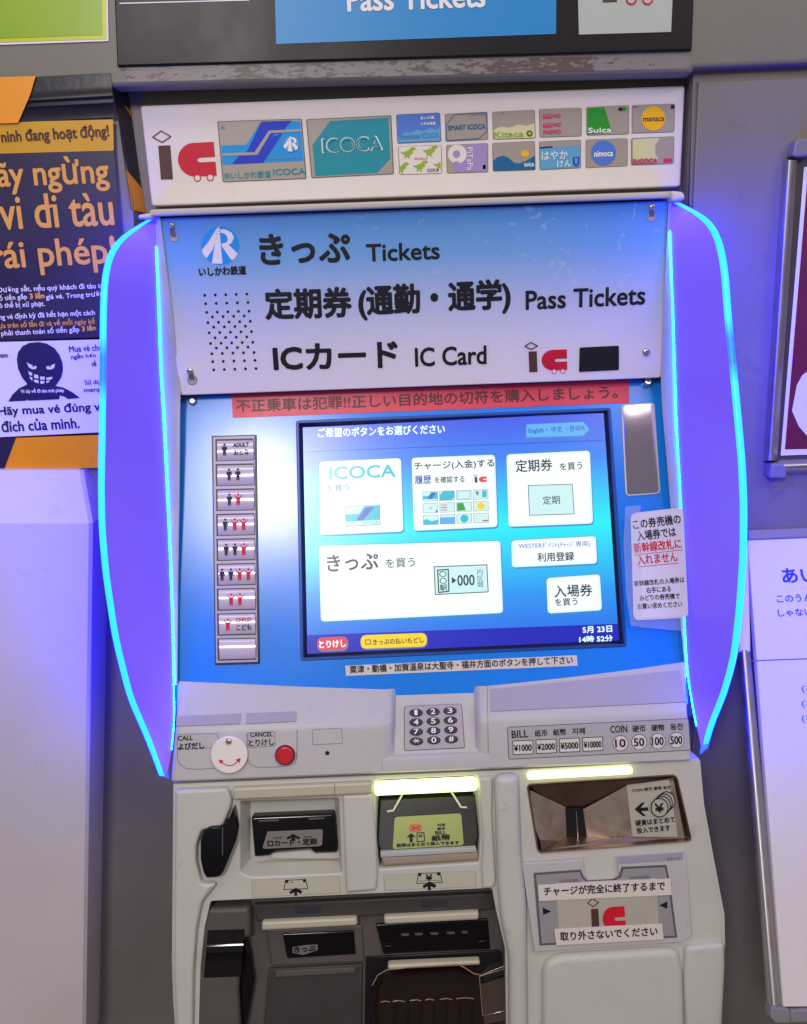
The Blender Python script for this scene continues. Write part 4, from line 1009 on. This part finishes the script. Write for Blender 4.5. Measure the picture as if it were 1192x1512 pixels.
# left pillar with a soft edge, and rails
m = MB(); m.sp(BD, [(262, 1163), (338, 1160), (344, 1178), (342, 1190), (331, 1216), (300, 1222), (292, 1245), (292, 1268), (300, 1300), (322, 1300), (300, 1328), (292, 1370), (288, 1430), (286, 1560), (267, 1560), (262, 1480), (260, 1420)], 0, .008, body, .003, .003, 4); part('front_pillar', m, tm)
m = MB(); m.sp(BD, [(345, 1160.5), (550, 1151.5), (550, 1170), (346, 1179)], 0, .006, bar_m, .0025, .001); m.line(BD, [(495, 1155), (495, 1172)], 1, groove, .0062); part('indicator_bar', m, tm)
m = MB(); m.sp(BD, [(506, 1172), (549, 1170), (556, 1236), (558, 1288), (556, 1312), (512, 1316)], 0, .005, body, .003, .002); part('front_pillar', m, tm)
m = MB(); m.sp(BD, [(706, 1146), (727, 1144), (726, 1200), (732, 1300), (728, 1309), (712, 1310), (711, 1276), (713, 1236)], 0, .005, body, .003, .002); part('front_pillar', m, tm)
m = MB(); m.sp(BD, [(729, 1141), (764, 1139), (768, 1250), (776, 1330), (778, 1560), (750, 1560), (750, 1410), (737, 1345), (734, 1300), (731, 1200)], 0, .012, body, .007, .003, 5); part('front_rib', m, tm, smooth=60)
# card recess
m = MB(); m.well(BD, h_card, 0, -.022, body, .006, body, .002); cr0 = part('card_slot_recess', m, tm)
CD = Plane(BD.three((0, 0), -.010), 11)
m = MB(); m.sp(CD, [(371, 1207), (493, 1202), (499, 1246), (497, 1259), (464, 1260), (459, 1254), (405, 1258), (398, 1264), (376, 1266)], -.012, .0, black, .002, .001); cs = part('card_slot', m, tm)
m = MB(); m.sp(CD, [(383, 1211), (412, 1210), (412, 1212), (383, 1213)], .0, .0008, kgrey); m.sp(CD, [(456, 1208), (479, 1207), (479, 1209), (456, 1210)], .0, .0008, kgrey)
m.sp(CD, [(395, 1228), (474, 1224.5), (477, 1226), (476, 1247), (472, 1249), (390, 1253), (388, 1251)], 0, .0012, mat('slot_label', (128, 120, 118), .4), .0003)
m.text(CD, '□カード・定期', (396, 1249), (468, 1246), 9, kblack, .0016, .4); m.text(CD, 'CARD', (404, 1238), (417, 1237.5), 3.2, kblack, .0016); m.text(CD, 'PASS', (449, 1237), (461, 1236.5), 3.2, kblack, .0016)
m.pp(CD, [(433, 1230.5), (444, 1236), (441.5, 1238.5), (436, 1236), (436.5, 1241), (430.5, 1241), (430.5, 1236), (425, 1239), (423, 1236.5)], kblack, .0016)
part('slot_label', m, cs)
m = MB(); m.sp(CD, [(400, 1263), (458, 1258), (466, 1263), (496, 1262), (500, 1256), (507, 1262), (505, 1272), (398, 1272)], -.012, -.004, body, .002); part('slot_tongue', m, cr0)
def arrow_icon(m, pl, x, y, s, yen):
    f = lambda a, b: (x+a*s, y+b*s-.04*a*s)
    m.line(pl, [f(0, 0), f(37, 0), f(41, 17), f(-3, 17)], 1.1, kblack, .0007, True); m.pp(pl, [f(-1, -1), f(6, -1), f(4, 5), f(1, 5)], kblack, .0009); m.pp(pl, [f(38, -1), f(31, -1), f(33, 5), f(36, 5)], kblack, .0009)
    m.pp(pl, [f(19, 14), f(31, 21), f(28, 26), f(21, 22), f(21.5, 29), f(16, 29), f(16, 22), f(9, 26), f(7, 21)], kblack, .0010)
    if yen: m.text(pl, '¥', f(13, 12.5), f(24, 12.3), 10*s, kblack, .0009, .5); m.line(pl, [f(0, 13), f(38, 13)], .8, kgrey, .0008)
    else: m.pp(pl, [f(10, 5), f(14, 5), f(12, 2)], kblack, .0009)
m = MB(); m.sp(BD, [(372, 1299.5), (500, 1293.5), (503, 1318), (374, 1325)], .0, .0006, mat('sticker_beige', (188, 184, 168), .45), .0002); m.line(BD, [(372, 1299.5), (500, 1293.5), (503, 1318), (374, 1325)], .7, groove, .0004, True); arrow_icon(m, BD, 422, 1299.5, .80, False); part('pictogram_label', m, tm, 'label with a card and arrow pictogram')
m = MB(); m.sp(BD, [(567, 1292), (702, 1286), (703, 1309), (568, 1315)], .0, .0006, MATS['sticker_beige'], .0002); m.line(BD, [(567, 1292), (702, 1286), (703, 1309), (568, 1315)], .7, groove, .0004, True); arrow_icon(m, BD, 618, 1289.5, .86, True); part('pictogram_label', m, tm, 'label with a yen note and arrow pictogram')
# black thumb scoop
m = MB(); TH = Plane(BD.three((0, 0), .0104), 11)
m.sp(TH, [(345, 1192), (351, 1226), (349, 1241), (338, 1268), (330, 1288), (324, 1295), (305, 1297), (300, 1288), (296, 1270), (296, 1240), (300, 1228), (310, 1221), (326, 1220), (336, 1213)], -.014, .0006, black, .0018, .0015); m.line(TH, [(329, 1221), (329, 1262)], 1.2, kgrey, .0009); part('finger_scoop', m, tm)
# bill slot
m = MB(); m.well(BD, h_bill, 0, -.030, body, .002, blackm, .0015); br0 = part('bill_slot_recess', m, tm)
BS = Plane(BD.three((0, 0), -.024), 30)
BS = Plane(BD.at(632, 1258, -.004), 30)
m = MB(); m.sp(BS, [(560, 1180), (704, 1173), (708, 1236), (703, 1251), (562, 1259), (556, 1245)], -.01, 0, blackm, .002, .002); bs = part('bill_slot', m, tm)
m = MB(); lq = [(583, 1206.5), (681, 1201), (685, 1248), (580, 1254)]; m.poly(BS, rnd(BS.q2(lq), .003), lab_glow, .0008)
for s, a, b, h, bo in (('지폐', (646, 1220.5), (657, 1220), 4, .3), ('纸币', (646, 1226), (657, 1225.5), 4, .3), ('BILL', (643, 1232), (659, 1231.5), 4.5, .3), ('紙幣', (638, 1242), (665, 1240), 8, .6), ('紙幣はまとめて挿入できます', (586, 1251), (678, 1246.5), 5, .35)): m.text(BS, s, a, b, h, kblack, .0012, bo)
m.pp(BS, [(607, 1230), (614, 1236), (609.5, 1236), (609.5, 1244), (605, 1244), (605, 1236), (600, 1237)], kblack, .0012); m.line(BS, [(616, 1230), (626, 1229.5), (627.5, 1242), (616, 1243)], 1.3, kblack, .0012, True); m.text(BS, '¥', (618.5, 1236.5), (624, 1236.2), 4, kblack, .0012, .2)
m.text(BS, '使用', (608, 1226), (620, 1225), 6, kred2, .0012, .2); m.line(BS, ell(614, 1222.5, 9, 5, 16), 1, kred2, .0012, True); m.line(BS, [(606, 1218), (622, 1227)], 1, kred2, .0014); m.line(BS, [(622, 1218), (606, 1227)], 1, kred2, .0016)
part('glow_painted_label', m, bs)
for pts in ([(594, 1174), (581, 1197), (572, 1198.5)], [(667, 1170), (681, 1192), (690, 1192.5)]):
    m = MB(); m.tube([BS.at(*a, .003) for a in pts], .0011, white, 8); part('wire_guide', m, bs)
m = MB(); m.sp(BD, [(562, 1259), (703, 1252), (704, 1258), (562, 1266)], -.006, .0005, mat('slot_lip', (176, 178, 186), .35), .0008); m.sp(BD, [(562, 1266), (706, 1258.5), (708, 1272), (566, 1281)], -.008, -.001, mat('slot_roller', (158, 144, 128), .35, mott=.05), .0035, seg=5); part('slot_lip', m, bs)
m = MB(); m.sp(BD, [(553, 1155.5), (703, 1148.5), (704, 1166), (554, 1173)], -.004, .006, green_glow, .003, .002, 4); part('lit_bar', m, tm, 'glowing yellow-green bar over the bill slot')
m = MB(); m.sp(BD, [(779, 1140), (932, 1131), (932.5, 1141), (779, 1149.5)], -.0, .005, green_glow, .0015, .001, 3); part('lit_bar', m, tm, 'glowing yellow-green bar over the coin slot')
# dark outlet section
m = MB(); m.well(BD, h_dark, 0, -.016, dgrey, .0005, dgrey, .001); dk = part('outlet_section', m, tm)
DK = Plane(BD.three((0, 0), -.016), 11)
m = MB(); m.sp(DK, [(377, 1332), (727, 1315), (730, 1340), (380, 1357)], 0, .006, dgrey2, .002); part('outlet_header', m, tm)
m = MB(); AR = Plane(DK.three((0, 0), .016), 11)
m.sp(DK, [(312, 1331), (372, 1329), (374, 1372), (362, 1376), (356, 1450), (362, 1560), (293, 1560), (297, 1430), (303, 1370)], 0, .016, dgrey, .004, .003, 4); m.sp(DK, [(363, 1374), (372, 1400), (378, 1440), (368, 1500), (362, 1515), (356, 1450)], 0, .010, black, .003); am = part('outlet_arm', m, tm)
# curved glossy window on the arm
m = MB(); rows = []
Qq = quad([(307, 1374), (361, 1372), (356, 1442), (301, 1444)])
for k in range(13):
    t = k/12; z = .0006+.010*math.sin(math.pi*t)**1.2; rows.append([AR.at(*Qq(s, t), z) for s in (0, .1, .5, .9, 1)])
m.loft(rows, mat('polished_black', (8, 7, 9), .06)); m.face([AR.at(*Qq(1, k/12), .0006+.010*math.sin(math.pi*k/12)**1.2) for k in range(13)][::-1], black); part('gloss_window', m, am, smooth=60)
for q in ([(389, 1353), (528, 1346.5), (529, 1358.5), (389, 1366)], [(567, 1345), (706, 1338), (706, 1350), (568, 1357)], [(573, 1415), (707, 1409), (708, 1416), (573, 1423)]):
    m = MB(); m.sp(DK, q, .004, .012, bar_m, .0025, .0008); part('unlit_bar', m, tm)
m = MB(); m.sp(DK, [(394, 1371), (535, 1364), (538, 1418), (402, 1424)], 0, .003, dgrey, .0015, .002); m.sp(DK, [(418, 1376), (523, 1371), (526, 1406), (425, 1412)], .003, .0045, black, .001, .001); tk = part('ticket_outlet', m, tm)
m = MB(); m.sp(DK, [(433, 1395), (452, 1392), (470, 1391), (470, 1399), (449, 1406), (433, 1403)], .0045, .0054, mat('outlet_label', (112, 104, 104), .5), .0002); m.text(DK, 'きっぷ', (436, 1402), (467, 1399.5), 8, kblack, .0058, .4); part('outlet_label', m, tk)
m = MB(); m.sp(DK, [(555, 1363), (720, 1355), (724, 1400), (566, 1407)], 0, .003, black, .0015, .002)
for x in (592, 612, 635, 659, 681): m.sp(DK, [(x, 1376-(x-592)*.04), (x+(12 if x < 680 else 9), 1375.6-(x-592)*.04), (x+(12 if x < 680 else 9), 1378.5-(x-592)*.04), (x+2, 1379-(x-592)*.04)], .003, .0042, dgrey)
for x in (566, 705): m.sp(DK, [(x, 1392-(x-566)*.05), (x+13, 1391-(x-566)*.05), (x+14, 1404-(x-566)*.05), (x+1, 1405-(x-566)*.05)], .003, .006, black, .001)
part('bill_outlet', m, tm)
m = MB(); m.sp(DK, [(398, 1428), (536, 1421), (534, 1560), (386, 1560)], 0, .004, dgrey2, .002); m.sp(DK, [(408, 1429), (525, 1424), (526, 1432), (408, 1438.5)], .004, .006, dgrey, .001); part('outlet_flap', m, tm)
for x, y in ((455, 1340), (640, 1331)):
    m = MB(); m.sp(DK, [(x-18, y-5), (x+20, y-6.5), (x+20, y+3), (x-18, y+5)], .0058, .0066, mat('dark_braille_tag', (50, 48, 54), .4), .0002)
    for k in range(6):
        c_ = DK.two(x-12+k*5, y-1+random.choice((-2, 0, 2))); m.dome(DK, c_, .0004, .0066, .0004, dgrey, 6, 2)
    part('braille_tag', m, tm)
# coin tray: a dark smoked bowl, the rim's highlight put into its amber
tray_d = mat('smoked_dark_plastic', (34, 25, 20), .14, spec=.6); rim_m = mat('amber_rim_highlight', (150, 112, 84), .18, coat=.6)
m = MB(); m.sp(DK, [(540, 1412), (736, 1402), (747, 1410), (750, 1560), (538, 1560)], -.001, .0016, blackm, .001); part('tray_surround', m, tm)
tpx = [(549, 1480), (550, 1455), (558, 1440), (572, 1432), (600, 1429), (660, 1425), (676, 1424), (688, 1430), (700, 1438), (712, 1440), (728, 1433), (744, 1427), (750, 1470), (750, 1560), (560, 1560), (550, 1520)]
m = MB(); tr = ccw(DK.q2(tpx)); cx_ = sum(a for a, b in tr)/len(tr); cy_ = sum(b for a, b in tr)/len(tr)
rr_ = []
for k, (sc, z) in enumerate(((1, .002), (1, .011), (.985, .0125), (.965, .0115), (.93, .006), (.86, .0026), (.80, .002))):
    rr_.append([DK.three((cx_+(a-cx_)*sc, cy_+(b-cy_)*sc), z) for a, b in tr])
m.rings(rr_, tray_d); ty = part('coin_tray', m, tm, smooth=70)
m = MB(); m.tube([DK.at(x, y, .0118) for x, y in tpx[1:12]], .0006, rim_m, 8); part('tray_rim', m, ty, smooth=80)
for x0, x1 in ((562, 576), (580, 598), (606, 622), (628, 641), (650, 668), (674, 700)):  # dashes in bright amber stand in for glints along the ridge
    m = MB(); m.tube([DK.at(x0+(x1-x0)*k/4, 1480-(x0-565)*.045-math.sin(math.pi*k/4)*1.6, .0062) for k in range(5)], .00055, rim_m, 6); part('tray_ridge_glint', m, ty, smooth=80)
m = MB()
for x in range(585, 700, 19): m.tube([DK.at(x, 1484-(x-565)*.04, .0045), DK.at(x-2, 1520, .0045)], .0005, tray_d, 6)
part('tray_ribs', m, ty, kind='stuff')
m = MB(); m.sp(DK, [(708, 1442), (746, 1430), (749, 1492), (713, 1500)], .0135, .0145, mat('clear_acrylic', (150, 130, 116), .08, alpha=.18), .0004); tf = part('tray_flap', m, tm)
m = MB(); m.tube([DK.at(x, y, .0148) for x, y in ((708, 1442), (713, 1500), (749, 1492), (746, 1430), (708, 1442))], .0004, mat('acrylic_edge', (140, 124, 114), .15, coat=.6), 6); part('flap_edge', m, tf)

# coin slot
m = MB(); hc = ccw(h_coin)
m.rings([[BD.three(a, 0) for a in hc], [BD.three(a, .0015) for a in inset(hc, .0006)], [BD.three(a, .0012) for a in inset(hc, .0016)], [BD.three(a, -.002) for a in inset(hc, .0024)], [BD.three(a, -.030) for a in inset(hc, .004)]], bronzed)
co = part('coin_slot', m, tm)
def q3(m, pts, mt):                                    # pts: (x, y, depth)
    m.face([BD.at(x, y, z) for x, y, z in pts], mt)
m = MB(); q3(m, [(783, 1167, -.004), (786, 1210, -.004), (797, 1240, -.006), (838, 1243, -.024), (836, 1192, -.024)], bronze); part('left_chute_plate', m, co, smooth=0)
m = MB(); q3(m, [(860, 1196, -.024), (867, 1243, -.024), (935, 1235, -.008), (1011, 1237, -.002), (995, 1152, -.002), (924, 1161, -.008)], bronze)
m.face([BD.at(995, 1152, -.002), BD.at(1011, 1237, -.002), BD.at(1018, 1238, -.004), BD.at(1000, 1150, -.004)], bronzed); part('right_chute_plate', m, co, smooth=0)
m = MB(); q3(m, [(787, 1165, -.004), (836, 1194, -.026), (862, 1194, -.026), (924, 1160, -.008), (995, 1151, -.003), (997, 1148, -.003), (783, 1160, -.003)], bronzed); part('chute_roof', m, co, smooth=0)
m = MB(); q3(m, [(797, 1240, -.006), (838, 1243, -.023), (867, 1243, -.023), (935, 1235, -.008), (1011, 1237, -.003), (1016, 1243, -.002), (800, 1256, -.002)], bronzed); part('chute_floor', m, co, smooth=0)
m = MB(); m.face([BD.at(835, 1193, -.0235), BD.at(837, 1243, -.0235), BD.at(868, 1243, -.0235), BD.at(861, 1193, -.0235)], blackm); m.tube([BD.at(851, 1198, -.022), BD.at(854, 1242, -.022)], .0006, steel, 6); part('slot_mouth', m, co)
# label on the right chute plate
PA, PB, PC_ = BD.at(924, 1161, -.0079), BD.at(935, 1235, -.0079), BD.at(1011, 1237, -.0019)
class PlateL(Plane):
    def __init__(s, a, b, c):
        s.p = a; s.n = (b-a).cross(c-a).normalized()
        if s.n.dot(CAM-a) < 0: s.n = -s.n
        s.u = (Vector((1, 0, 0))-s.n*s.n.x).normalized(); s.v = s.n.cross(s.u)
CLB = PlateL(PA, PB, PC_)
m = MB(); m.sp(CLB, [(925, 1159), (988, 1151), (1001, 1235), (934, 1235)], .0003, .0012, bronzel, .0002, .0008)
m.text(CLB, 'COIN 硬币 硬幣 동전', (934, 1169), (990, 1164), 5, kblack, .0016, .15); m.text(CLB, '硬貨はまとめて', (939, 1219), (997, 1213), 8.5, kblack, .0016, .3); m.text(CLB, '投入できます', (941, 1230), (990, 1225.5), 8.5, kblack, .0016, .3)
for k, (cx, cy) in enumerate(((984, 1182), (980, 1185), (977, 1188), (973.5, 1191))):
    m.pp(CLB, ell(cx, cy, 13.2, 14.5, 28), kblack, .0016+k*.0004); m.pp(CLB, ell(cx, cy, 11.6, 12.8, 28), bronzel, .0018+k*.0004)
m.text(CLB, '¥', (967.5, 1198), (980, 1197), 13, kblack, .0034, .6)
m.pp(CLB, [(937, 1194), (948, 1184), (952, 1184), (946, 1192), (957, 1191), (957.5, 1196), (946.5, 1197), (954, 1204), (949, 1204)], kblack, .0017)
part('coin_label', m, co)

# IC card reader module and bulge below
m = MB(); m.sp(BD, [(770, 1272), (860, 1266), (862, 1290), (870, 1298), (906, 1296), (913, 1290), (910, 1264), (1010, 1257), (1014, 1290), (1020, 1378), (1006, 1388), (788, 1402)], 0, .005, console_m, .0010, 0, 3); rd = part('reader_housing', m, tm)
RD = Plane(BD.three((0, 0), .005), 11)
ro = [(788, 1289), (858, 1284), (862, 1294), (868, 1300), (905, 1298), (914, 1293), (918, 1280), (984, 1277), (989, 1300), (1000, 1384), (797, 1396)]
m = MB(); p2 = ccw(RD.q2(ro)); m.slab(RD, p2, 0, .0006, kgrey, 0); m.slab(RD, inset(ccw(p2), .0021), .0006, .0011, mat('reader_grey', (148, 146, 150), .45), .0002, 1)
m.sp(RD, [(820, 1303), (968, 1296), (974, 1380), (826, 1388)], .0011, .0016, mat('reader_window', (178, 172, 160), .4, mott=.05), .0003, seg=1)
m.pp(RD, [(826, 1300), (832, 1299), (856, 1297.5), (858, 1306), (827, 1308)], kgrey, .0013) if False else None
ic_logo(m, RD, [(867, 1326), (920, 1322), (925, 1378), (870, 1381)], .002, ink('bright_red_ink', (206, 26, 48)), kbrown, MATS['reader_window'], False, 1.4)
m.pp(RD, [(801, 1339), (814, 1345), (802, 1350)], kblack, .0014); m.pp(RD, [(985, 1330), (973, 1336), (985, 1341)], kblack, .0014); part('card_reader', m, rd)
for q in ([(826, 1299.5), (834, 1298), (852, 1297), (856, 1299), (857, 1303), (826, 1305)], [(929, 1294.5), (936, 1293), (956, 1292), (960, 1294), (961, 1298), (929, 1299.5)]):
    m = MB(); m.sp(RD, q, .0011, .0014, mat('tab_grey', (120, 118, 124), .5)); part('moulded_tab', m, rd)
m = MB(); m.sp(RD, [(794, 1305.5), (989, 1296), (991, 1320), (796, 1329)], .0016, .0024, sticker, .0002); m.text(RD, 'チャージが完全に終了するまで', (803, 1321), (981, 1312.5), 13, kblack, .0028, .35); part('charge_sticker', m, rd, 'upper white sticker across the card reader')
m = MB(); m.sp(RD, [(818, 1370), (977, 1362), (979, 1385), (821, 1394)], .0020, .0028, sticker, .0002); m.text(RD, '取り外さないでください', (827, 1387), (970, 1379), 13, kblack, .0032, .35); part('charge_sticker', m, rd, 'lower white sticker across the card reader')
m = MB(); m.sp(RD, [(913, 1265), (1008, 1259), (1009, 1269), (914, 1275.5)], 0, .0008, MATS['braille_label'], .0002); m.text(RD, 'ICカード', (985, 1270), (1004, 1268.5), 4, kblack, .0012)
for k in range(8): m.dome(RD, RD.two(922+k*7.5+random.uniform(-1, 1), 1269-k*.5+random.choice((-2, 0, 2))), .0004, .0008, .0004, console_m, 6, 2)
part('braille_label', m, rd)
m = MB(); m.sp(BD, [(800, 1560), (800, 1430), (806, 1414), (824, 1406), (985, 1396), (1000, 1400), (1006, 1425), (1010, 1560)], 0, .008, body, .0065, .009, 6); part('front_bulge', m, tm, smooth=60)
m = MB(); m.sp(BD, [(1010, 1394), (1068, 1388), (1069, 1425), (1062, 1560), (1012, 1560), (1008, 1440)], -.001, .006, body, .0045, .005, 5); part('corner_cover', m, tm, smooth=60)

# ---- wings with LED rims
def wing(base, rim, flare, s, z_dim):
    # the wing runs forward and a little outward from the edge of the machine's front
    b0 = base[len(base)//2]; o0 = SCR.at(*b0, .004)
    dirf = Vector((s*flare, -1, 0)).normalized(); nrm = dirf.cross(Vector((0, 0, 1))).normalized()
    if nrm.x*s > 0: nrm = -nrm                        # points inward, to the user
    def at(x, y):
        d = ray(x, y); t = (o0-CAM).dot(nrm)/d.dot(nrm); return CAM+d*t
    def bat(x, y):
        return fascia_at(x, y, .0028)
    B = [bat(*a) for a in base]; Rm = []
    n = len(rim)
    for i, a in enumerate(rim):
        k = min(1, i/(n*.14), (n-1-i)/(n*.20)); k = max(0, k); k = k*k*(3-2*k)
        P0 = ray(*a)*((B[i]-CAM).length) + CAM; Rm.append(P0.lerp(at(*a), k))
    return B, Rm, nrm, at, dirf
def resample(P_, n):
    L = [0]
    for a, b in zip(P_, P_[1:]): L.append(L[-1]+(Vector(b)-Vector(a)).length)
    out = []
    for i in range(n):
        t = L[-1]*i/(n-1); k = 0
        while k < len(L)-2 and L[k+1] < t: k += 1
        f = (t-L[k])/max(1e-9, L[k+1]-L[k]); out.append(Vector(P_[k]).lerp(Vector(P_[k+1]), f))
    return out
def smooth_px(pts, n=60):
    P_ = resample([Vector((a, b, 0)) for a, b in pts], n)
    for _ in range(2): P_ = [P_[0]]+[(P_[i-1]+P_[i]*2+P_[i+1])/4 for i in range(1, n-1)]+[P_[-1]]
    return [(p_.x, p_.y) for p_ in P_]
def build_wing(base, rim, flare, s):
    N_ = 60; base = smooth_px(base, N_); rim = smooth_px(rim, N_)
    B, Rm, nrm, at, dirf = wing(base, rim, flare, s, 0)
    th = .0058
    m = MB(); rows = [B]
    for k in (.25, .5, .75): rows.append([a.lerp(b, k) for a, b in zip(B, Rm)])
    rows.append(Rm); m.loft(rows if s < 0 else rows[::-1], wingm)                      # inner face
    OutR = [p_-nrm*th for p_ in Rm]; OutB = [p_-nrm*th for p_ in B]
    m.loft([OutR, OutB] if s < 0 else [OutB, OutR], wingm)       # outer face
    o = part('side_wing', m, tm, 'flared white side wing on the '+('left' if s < 0 else 'right'), smooth=60)
    cen = sum(Rm, Vector())/N_; r1 = []; r2 = []; r3 = []; r4 = []; r5 = []
    for i, p_ in enumerate(Rm):
        t = (Rm[min(i+1, N_-1)]-Rm[max(i-1, 0)]).normalized(); out = t.cross(nrm).normalized()
        if out.dot(p_-B[i]) < 0: out = -out
        en = min(1, .25+min(i, N_-1-i)/5); out = out*en; r1.append(p_); r2.append(p_+out*.0022-nrm*.0004); r3.append(p_+out*.0030-nrm*th*.5); r4.append(p_+out*.0022-nrm*(th-.0004)); r5.append(p_-nrm*(th+.0012*en))
    r6 = [p_-(p_-B[i]).normalized()*.010+nrm*.0008 for i, p_ in enumerate(r5)]  # back face of the rim, added to hold the unseen emitter
    m = MB(); rr = [r1, r2, r3, r4, r5, r6]; m.loft(rr[:-1] if s < 0 else rr[:-1][::-1], led); m.loft(rr[-2:] if s < 0 else rr[-2:][::-1], spill_left if s < 0 else spill_right); part('led_strip', m, o, smooth=80)
    # lit joint between wing and machine
    m = MB(); a1 = [p_+dirf*.0006+nrm*.0003 for p_ in B[3:N_-3]]; a2 = [p_+nrm*.0004+dirf*.0008 for p_ in B[3:N_-3]]; a3 = [p_+dirf*.0004+nrm*.0007 for p_ in B[3:N_-3]]
    m.loft([a1, a2, a3] if s > 0 else [a3, a2, a1], led2); part('led_joint', m, o, smooth=80)
spill_left = mat('added_wall_spill', (40, 90, 160), .3, emit=(.03, .12, 62.0, 1.0), es=1)  # unseen emitter added behind the rim to throw blue on the left wall
spill_right = mat('added_wall_spill_strong', (40, 90, 160), .3, emit=(.06, .2, 150.0, 1.0), es=1)  # stronger unseen emitter added for blue on the right wall
led2 = mat('blue_joint_light', (40, 90, 160), .3, emit=(.0, .42, 1.0, 1.0), es=2.4)
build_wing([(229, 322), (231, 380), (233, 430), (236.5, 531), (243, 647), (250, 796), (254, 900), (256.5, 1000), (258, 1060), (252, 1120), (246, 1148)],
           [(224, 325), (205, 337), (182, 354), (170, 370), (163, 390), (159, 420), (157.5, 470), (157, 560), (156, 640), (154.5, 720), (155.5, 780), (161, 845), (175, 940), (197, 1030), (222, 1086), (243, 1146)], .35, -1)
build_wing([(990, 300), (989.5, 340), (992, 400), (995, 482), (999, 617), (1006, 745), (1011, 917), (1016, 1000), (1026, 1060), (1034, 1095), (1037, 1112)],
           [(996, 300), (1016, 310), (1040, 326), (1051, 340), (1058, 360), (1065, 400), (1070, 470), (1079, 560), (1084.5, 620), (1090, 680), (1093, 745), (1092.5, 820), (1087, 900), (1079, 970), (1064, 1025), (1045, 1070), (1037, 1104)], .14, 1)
# the strip: strong blue light, weaker over one short stretch of its height
nt = LEDNT; L = nt.links.new; b = nt.nodes['Principled BSDF']; g = nt.nodes.new('ShaderNodeNewGeometry'); sx = nt.nodes.new('ShaderNodeSeparateXYZ'); L(g.outputs['Position'], sx.inputs[0])
zz = SGN.at(1080, 525).z
sub = nt.nodes.new('ShaderNodeMath'); sub.operation = 'SUBTRACT'; sub.inputs[1].default_value = zz+.012; L(sx.outputs['Z'], sub.inputs[0])
ab = nt.nodes.new('ShaderNodeMath'); ab.operation = 'ABSOLUTE'; L(sub.outputs[0], ab.inputs[0])
mr = nt.nodes.new('ShaderNodeMapRange'); mr.inputs['From Min'].default_value = .010; mr.inputs['From Max'].default_value = .028; mr.inputs['To Min'].default_value = .28; mr.inputs['To Max'].default_value = 1; L(ab.outputs[0], mr.inputs['Value'])
cb = nt.nodes.new('ShaderNodeVectorMath'); cb.operation = 'SCALE'; cb.inputs[0].default_value = (.04, .86, 110.0); L(mr.outputs[0], cb.inputs['Scale'])
L(cb.outputs[0], b.inputs['Emission Color']); b.inputs['Emission Strength'].default_value = 1
led2.node_tree.nodes['Principled BSDF'].inputs['Emission Color'].default_value = (.15, 26.0, 190.0, 1); led2.node_tree.nodes['Principled BSDF'].inputs['Emission Strength'].default_value = 1

# ================================================================== TAPED NOTICE
nz = .017
NP = Plane(SCR.three((0, 0), nz), 19)
nt_ = thing('paper_notice', NP.at(975, 915), 'white rounded paper notice with black and red Japanese text taped beside the screen', 'notice')
m = MB(); m.sp(NP, [(931.5, 758), (1009, 749), (1017, 912), (936, 916)], -.0004, .0, paper, .0001, .006)
m2 = MB()
X = lambda s, a, b, h, mt=kblack, bo=.35: m.text(NP, s, a, b, h, mt, .0003, bo)
X('この券売機の', (936, 782), (1006, 773), 14.5); X('入場券では', (942, 799), (999, 792), 14.5); X('新幹線改札に', (937, 817), (1007, 809.5), 15, kred2); X('入れません', (942, 834.5), (1001, 829), 14.5, kred2)
X('新幹線改札の入場券は', (937, 866), (1011, 860), 8.5, kblack, .2); X('右手にある', (955, 876), (991, 873.5), 8.5, kblack, .2); X('みどりの券売機で', (945, 887.5), (1004, 884), 8.5, kblack, .2); X('お買い求めください', (942, 900), (1008, 896), 8.5, kblack, .2)
m.line(NP, [(937, 819.5), (1008, 812)], .9, kred2, .0004); m.line(NP, [(943, 837), (1002, 831.5)], .9, kred2, .0004)
part('sheet', m, nt_)
TP = Plane(SCR.three((0, 0), .0174), 19)
m = MB(); m.pp(TP, [(924, 748), (946, 746), (949, 925), (932, 924), (925, 880), (921, 800)], tape, 0); part('tape_strip', m, nt_)
m = MB(); m.pp(TP, [(950, 912), (1008, 908), (1010, 932), (945, 926)], tape, .0002); part('tape_strip', m, nt_)
m = MB()
_, _, nn, atw, dirf = wing([(1006, 745)], [(1090, 745)], .14, 1, 0)
# use the right wing's own plane
b0 = smooth_px([(990, 300), (989.5, 340), (992, 400), (995, 482), (999, 617), (1006, 745), (1011, 917), (1016, 1000), (1026, 1060), (1034, 1095), (1037, 1112)], 60)
_, _, nn, atw, dirf = wing(b0, b0, .14, 1, 0)
m.face([atw(a, b)+nn*.0008 for a, b in ((1018, 905), (1047, 906), (1034, 728), (1014, 735))], tape); part('tape_strip', m, nt_)
